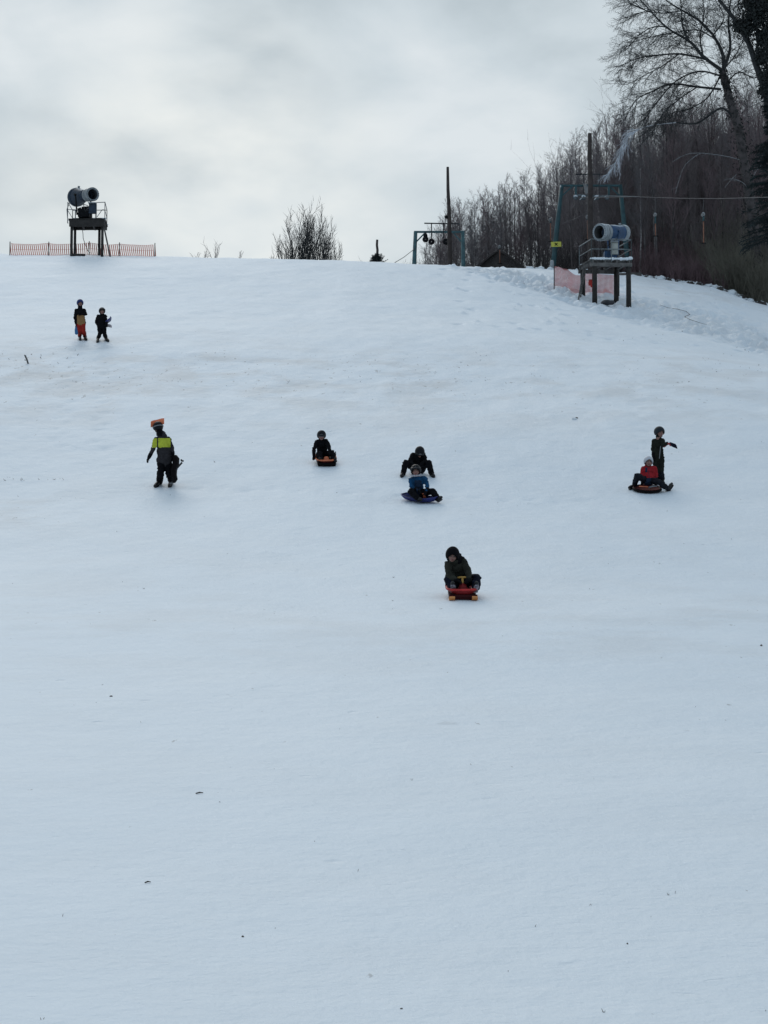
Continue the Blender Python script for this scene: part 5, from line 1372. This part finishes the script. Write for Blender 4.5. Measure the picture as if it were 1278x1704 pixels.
blob('hood_drape', [cap(P(756, 922, dA+.36), P(766, 931, dA+.46), .085, .075), cap(P(750, 930, dA+.36), P(762, 934, dA+.42), .07, .07)], .0125, [F_['black']], A_, wr=.02, sm=3)

# B: rider in black on the orange sled
person('person in black jacket with helmet and ski goggles riding the orange sled', (541, 777.5, 0),
 dict(head=(535, 725, .42), shl=(528, 735, .50), shr=(543, 733.5, .50), ell=(522.5, 746.5, .42), wrl=(522.3, 757.5, .32), hdl=(522.3, 762, .30), elr=(547, 742.5, .36), wrr=(549, 751.0, .22), hdr=(549.5, 754, .18),
      pel=(536.5, 757, .70), knl=(531, 754.5, .30), knr=(553, 753.5, .28), anl=(534.5, 766, .16), anr=(556, 766.5, .14), tol=(532, 762.5, .02), tor=(558.5, 763, .02)),
 (3, 8, 0), jm=('black',), pm=('black',), hat=('hblack', .112, (70, 122, 132)), gog='on', seed=8, hm=1.10, k=1.0, leg=1.05)
cB = at(541, 777.5); cB = Vector((cB.x, cB.y+.50, 0)); cB.z = gz(cB.x, cB.y)
steer_sled(cB, (.10, -1), 1.0, .53, F_['sorange'], F_['sdark'], F_['sorange'], 'orange plastic sled with steering knob under the rider in black goggles', 'bobsled', .08, False, ch=.12, hw=.05, nose=.8)

# C: bent over, sitting behind the blue sled
person('person all in black sitting with bowed head and knees wide apart behind the blue sled', (697, 793.5, 0),
 dict(head=(698.5, 752.5, .04), shl=(687, 757.5, .24), shr=(704.5, 757.5, .24), ell=(682.5, 768, .12), wrl=(688, 774, -.02), elr=(708, 767.5, .12), wrr=(700.5, 774, -.02),
      pel=(695, 779.5, .38), knl=(675.5, 770, -.02), knr=(713.5, 770, -.02), anl=(671.0, 791.5, 'g', .08), anr=(717.5, 791.5, 'g', .08), tol=(667.5, 795.0, 'g', .045), tor=(722.5, 795.3, 'g', .045)),
 (6, 62, 0), jm=('black',), pm=('black',), hat=('hblack', .114, (82, 130, 135)), gog='up', seed=13, hm=1.12, k=1.02, torso=(.185, .14), arm=1.15, leg=1.15, hem=.13)

# D: blue jacket on blue sled
person('person in blue jacket with pale collar and dark helmet riding the blue sled', (700, 838, 0),
 dict(head=(692, 783.5, .30), shl=(684.0, 798.5, .36), shr=(707, 796.5, .36), ell=(684.5, 809.5, .24), wrl=(695, 816, .08), hdl=(701, 819, .02), elr=(711, 807.5, .24), wrr=(711, 817, .06), hdr=(707, 820.5, .0),
      pel=(694, 820, .42), knl=(683.5, 817.5, .06), knr=(720, 817.5, .06), anl=(694.5, 829.0, -.02), anr=(728, 829.8, -.06), tol=(701, 831, -.10), tor=(734.5, 827.5, -.14)),
 (-4, 6, -3), jm=('blue', 'bluedk'), jfn=lambda c, m: (1 if (lambda q: 690 < q[0] < 702 and q[1] > 799)(unproj(c)) else 0), pm=('black',), hat=('hblack', .114, (72, 124, 132)), gog='up', seed=21, hm=1.15, k=1.02, collar='fur', leg=1.08)
cD = at(700, 836.5); cD = Vector((cD.x, cD.y+.12, 0)); cD.z = gz(cD.x, cD.y)
fD = frame(cD, (.80, -.60)); rD = thing('tub_sled', cD, 'dark blue plastic tub sled under the rider in the blue jacket', 'sled')
hull('hull', cD, fD, .98, .46, .10, .10, F_['sblue'], rD, rear=.09, rim=F_['sblue'], cav=2.2)
p0 = P(706, 829, cD.y+.02); q = MB(); q.tube([p0, P(706, 822.5, cD.y-.02)], [.04, .025], 8); q.tube([P(702.5, 822, cD.y-.04), P(709.5, 821, cD.y+.0)], .018, 8); q.build('handle', F_['sorange'], rD, True)
MB().beam(cD-fD[0]*.25+fD[2]*.04, cD+fD[0]*.05+fD[2]*.04, .26, .04).build('seat', F_['sdark'], rD)
# white pads on the sled bow
MB().beam(cD+fD[0]*.26+fD[2]*.075-fD[1]*.05, cD+fD[0]*.36+fD[2]*.10-fD[1]*.05, .12, .02).build('sticker', F_['palepl'], rD)

# E: standing, pointing right
E_, jE, HE, hpE, TE, tpE, dE = person('standing person in long dark olive suit and helmet stretching out a red gloved hand', (1098, 807.5, 0),
 dict(head=(1097.3, 719.5, .02), shl=(1088.3, 733.5, .03), shr=(1102.3, 733.5, -.03), ell=(1086.6, 748, .06), wrl=(1087.6, 760, -.02), hdl=(1089.5, 766, -.06), elr=(1104.5, 741.5, -.20), wrr=(1109.5, 738.2, -.28), hdr=(1115.5, 738.6, -.30),
      pel=(1096, 765.5, .03), knl=(1092.0, 785, -.05), knr=(1100.3, 785, -.04), anl=(1093.5, 803.5, 'g', .09), anr=(1102, 805.0, 'g', .09), tol=(1091, 807.8, 'g', .045), tor=(1105, 809.2, 'g', .045)),
 (28, 6, 0), jm=('olive2',), pm=('olive2', 'slate'), pfn=lambda c, m: 1 if unproj(c)[1] > 785 else 0, gm=('black', 'redglove'), hat=('hgrey', .116, (76, 122, 130)), seed=31, hm=1.12, k=1.0, torso=(.130, .100), hem=.14, curl=1.2, leg=.95)
q = MB(); q.beam(P(1099.3, 742, dE-.115), P(1097.2, 763, dE-.125), .022, .012, 0, (0, -1, 0)); q.build('zip', F_['strap'], E_)
b0 = P(1115.0, 738.8, dE-.31); b1 = P(1125.5, 742.8, dE-.33); q = MB(); q.v = []
for p, w_ in ((b0, .045), (b0.lerp(b1, .25), .058), (b1, .062), (b1+(b1-b0)*.04, .05)):
    for a in range(10): q.v.append(p+Vector((-.35*math.cos(a*.6283)*w_, math.sin(a*.6283)*w_*.8, math.cos(a*.6283)*w_)))
for i in range(3):
    for a in range(10): q.f.append((i*10+a, i*10+(a+1) % 10, i*10+10+(a+1) % 10, i*10+10+a)); q.m.append(0)
q.f += [tuple(range(10))[::-1], tuple(range(30, 40))]; q.m += [0, 0]
o = q.build('pouch', F_['navy'], None, True, loc=b0); tag(o, 'small black pouch held out in the red glove of the standing person', 'pouch')

# Fp: red jacket on the saucer
person('person in red jacket and white helmet reclining on the round sled with legs apart', (1080, 822, .30),
 dict(head=(1079, 768.5, .05), shl=(1070, 780, .10), shr=(1089.0, 780, .10), ell=(1068, 789.5, .10), wrl=(1068.5, 798, .0), hdl=(1069, 803, -.02), elr=(1091.5, 789.5, .10), wrr=(1091, 798.5, .0), hdr=(1091, 803, -.02),
      pel=(1079, 799.5, .05), knl=(1060.5, 791.5, -.28), knr=(1097.5, 802.5, -.30), anl=(1055.5, 813.0, 'g', .08), anr=(1111.0, 817.5, 'g', .06), tol=(1047.0, 815.5, 'g', .06), tor=(1118.0, 816.5, 'g', .17)),
 (4, 4, 4), jm=('redj', 'bluedk'), jfn=lambda c, m: (lambda q: 1 if (q[1] > 795 or (1073.5 < q[0] < 1077.5 and 778 < q[1] < 786) or (1079.6 < q[0] < 1080.4)) else 0)(unproj(c)), pm=('slate',), gm='black', hat=('hwhite', .110, (66, 122, 130)), seed=41, hm=1.08, k=1.0, leg=.98)
cF = at(1080, 822); cF = Vector((cF.x, cF.y+.32, 0)); cF.z = gz(cF.x, cF.y); fF = frame(cF, (0, -1))
rF = thing('saucer_sled', cF, 'round red and black saucer sled under the person in the red jacket', 'sled')
MB().lathe(cF, fF[2], [(.012, .01), (.012, .16), (.03, .26), (.07, .325), (.095, .34), (.085, .32), (.05, .26), (.03, .15), (.03, .01)], 36).build('dish', F_['sreddish'], rF, True)
MB().lathe(cF, fF[2], [(.055+.036*math.sin(a), .325+.036*math.cos(a)) for a in [i*.6283 for i in range(11)]], 36).build('rim', F_['sdark'], rF, True)
q = MB(); q.beam(cF-fF[1]*-.02+fF[2]*.10-Vector((.2, .18, 0)), cF+fF[2]*.10+Vector((-.02, -.25, -.02)), .07, .02); q.build('strap', F_['sorange'], rF)
MB().tube([cF+Vector((.0, -.24, .06)), cF+Vector((.1, -.28, .09)), cF+Vector((.2, -.24, .10))], .022, 6).build('handle', F_['strap'], rF, True)

# G: walker with lime panel
def gfn(c, m):
    q = unproj(c); return 1 if (729 < q[1] < 744.6-.25*(q[0]-270)*.1 and 253 < q[0] < 283.6 and not (261.2 < q[0] < 263.2)) else (0 if q[1] > 726 else 2)
G_, jG, HG, hpG, TG, tpG, dG = person('person seen from behind walking left in a charcoal jacket with a lime back panel', (272, 812.5, 0),
 dict(head=(263, 711.5, .0), shl=(259.0, 731.5, .02), shr=(280, 730.5, .10), ell=(255.0, 747, -.02), wrl=(248.0, 761, -.06), hdl=(243.8, 768, -.08), elr=(286, 744.5, .10), wrr=(287.5, 757.5, .06), hdr=(288.5, 764, .02),
      pel=(274, 766.5, .06), knl=(267.5, 787, .02), knr=(281.5, 788, .10), anl=(265.5, 806.5, 'g', .09), anr=(285.0, 806.0, 'g', .10), tol=(257.5, 811.8, 'g', .045), tor=(281.5, 811.8, 'g', .045)),
 (205, 12, 6), jm=('char', 'lime', 'black'), jfn=gfn, pm=('black',), hat=('hblack', .114, (72, 128, 138)), gog='back', seed=51, hm=1.12, k=1.08, torso=(.165, .12), hem=.13, leg=1.2, arm=1.0)
MB().tube([P(283, 805, dG-.02), P(285, 803, dG-.06), P(287, 805, dG-.02)], .014, 6).build('trouser_tab', F_['strap'], G_, True)
# hood lying on the shoulders
blob('hood', [cap(P(264.5, 722.5, dG+.02), P(273.5, 725.5, dG+.05), .075, .07), cap(P(268, 717.5, dG+.02), P(272, 722, dG+.04), .05, .06)], .0125, [F_['char']], G_, wr=.015, sm=3)
# curved orange band on the helmet
q = MB(); L_ = [(250.8, 706.3, -.02), (254, 705.2, .04), (258, 704.0, .08), (262, 703.0, .10), (266, 702.0, .08), (270, 701.3, .04), (273.2, 700.8, -.02)]
for i, (a, b_, c_) in enumerate(L_):
    hh = (.070, .078, .074, .070, .074, .078, .070)[i]; p = P(a, b_, dG+c_)
    q.v += [p+Vector((0, -.008, -hh)), p+Vector((0, -.008, hh)), p+Vector((0, .008, hh)), p+Vector((0, .008, -hh))]
for i in range(len(L_)-1):
    for x_, y_ in ((0, 1), (1, 2), (2, 3), (3, 0)): q.f.append((i*4+x_, i*4+y_, i*4+4+y_, i*4+4+x_)); q.m.append(0)
q.f += [(0, 3, 2, 1), (24, 25, 26, 27)]; q.m += [0, 0]
o = q.build('helmet_band', [F_['vivid'], F_['palepl']], G_); o['label'] = 'bright orange curved band on top of the helmet'
# black bobsled carried at the right side
q = MB(); cl = [(291.5, 757.5, .045), (293.0, 763.0, .090), (292.5, 772, .09), (289.5, 782, .085), (289.5, 790, .075), (292.0, 797.5, .06), (289.5, 803.5, .035)]
rs = thing('carried_bobsled', P(291, 780, dG-.02), 'black bobsled with a long handle carried at the side of the walker', 'sled')
pts = [P(a, b_, dG-.02+.04*math.sin(i)) for i, (a, b_, w_) in enumerate(cl)]
nn_ = 12
for i, p in enumerate(pts):
    w_ = cl[i][2]
    for k_ in range(nn_):
        a = 2*math.pi*k_/nn_; q.v.append(p+Vector((w_*math.cos(a)*.95, .20*(w_/.09)*math.sin(a), 0)))
for i in range(len(pts)-1):
    for k_ in range(nn_): q.f.append((i*nn_+k_, i*nn_+(k_+1) % nn_, (i+1)*nn_+(k_+1) % nn_, (i+1)*nn_+k_)); q.m.append(0)
q.f += [tuple(range(nn_))[::-1], tuple((len(pts)-1)*nn_+i for i in range(nn_))]; q.m += [0, 0]
q.build('hull', F_['sdark'], rs, True)
q = MB(); q.tube([P(290, 784, dG-.14), P(296, 777.5, dG-.15), P(303, 769.5, dG-.16)], [.020, .022, .024], 8); q.tube([P(301.0, 764.6, dG-.16), P(303.0, 767.0, dG-.16), P(305.6, 767.0, dG-.16)], .022, 8)
q.build('handle', F_['boot'], rs, True)

# H, I: the two children high on the slope
H_, jH, HH, hpH, TH, tpH, dH = person('person in blue helmet, black and tan jacket and red trousers standing high on the slope', (136, 567, 0),
 dict(head=(133.3, 504.5, 0), shl=(127.0, 516.5, 0), shr=(140.0, 516.5, 0), ell=(124.9, 528, .0), wrl=(126.6, 538, -.03), elr=(142.8, 522.5, -.03), wrr=(137.0, 523.5, -.12), hdr=(134, 523.5, -.13),
      pel=(134.6, 537, .0), knl=(132.5, 550.5, -.02), knr=(138.8, 550.5, -.02), anl=(132.8, 563.5, 'g', .09), anr=(141.2, 563.5, 'g', .09), tol=(133.8, 567.2, 'g', .045), tor=(144, 567.2, 'g', .045)),
 (20, 0, 0), jm=('black', 'tan'), jfn=lambda c, m: (lambda q: 1 if (q[1] > 524 and 128.3 < q[0] < 141.5) else 0)(unproj(c)), pm=('red', 'black'), pfn=lambda c, m: (lambda q: 1 if (q[1] > 559.5 or (q[0] < 133 and 542 < q[1] < 560 and q[0] > 130.2 and False)) else 0)(unproj(c)),
 hat=('hblue', .114, (80, 124, 132)), seed=61, hm=1.12, k=1.12, torso=(.150, .11), leg=.98)
q = MB(); pl = P(127, 540, dH-.05); V = []
for (a, b_) in ((125.8, 541), (128.4, 541), (129.4, 546), (129.3, 555), (127.4, 557), (124.6, 556), (124.2, 549)): V.append(P(a, b_, dH-.05+.01*(b_ % 3)))
q.v = V+[v+Vector((.005, .05, 0)) for v in V]; n = 7; q.f = [tuple(range(n)), tuple(range(n, 2*n))[::-1]]+[(i, i+n, (i+1) % n+n, (i+1) % n) for i in range(n)]; q.m = [0]*len(q.f)
rt = thing('slider', pl, 'small blue plastic slider hanging from the hand of the person in red trousers', 'sled'); q.build('plate', F_['sliderb'], rt)
MB().tube([P(127.0, 538.5, dH-.04), P(127.1, 543, dH-.03)], .03, 8).build('handle', F_['sliderb'], rt, True)
I_, jI, HI, hpI, TI, tpI, dI = person('person all in black striding up high on the slope with a sled under one arm', (171, 569, 0),
 dict(head=(169.8, 518, 0), shl=(163.6, 526.5, 0), shr=(175.0, 526.5, 0), ell=(160.3, 536, .05), wrl=(163.9, 542.5, .0), elr=(177, 534.5, -.04), wrr=(177.3, 539, -.12),
      pel=(169.3, 543, 0), knl=(166.2, 555.5, 0), knr=(173.8, 555.5, 0), anl=(163.3, 566.0, 'g', .09), anr=(176.0, 565.5, 'g', .09), tol=(161.8, 570.5, 'g', .045), tor=(180.6, 569.3, 'g', .045)),
 (15, 0, 0), jm=('black',), pm=('black',), hat=('hblack', .114, (72, 124, 132)), gog='up', seed=71, hm=1.08, k=1.10, torso=(.145, .105), leg=.98)
L_ = [(183.6, 527.5), (182.8, 530.5), (179, 533.2), (175.5, 536), (175.5, 539), (179, 540.8), (184.3, 541.6)]; q = MB()
for a, b_ in L_:
    p = P(a, b_, dI-.10); q.v += [p+Vector((0, -.02, -.035)), p+Vector((0, -.02, .035)), p+Vector((0, .28, .035)), p+Vector((0, .28, -.035))]
for i in range(len(L_)-1):
    for x_, y_ in ((0, 1), (1, 2), (2, 3), (3, 0)): q.f.append((i*4+x_, i*4+y_, i*4+4+y_, i*4+4+x_)); q.m.append(0 if i < 3 else 1)
q.f += [(0, 3, 2, 1), (24, 25, 26, 27)]; q.m += [0, 1]
o = q.build('bent_sled', [F_['sblue'], F_['sky_']], None, loc=P(179, 535, dI)); tag(o, 'dark blue plastic sled clamped under the arm of the striding person', 'sled')
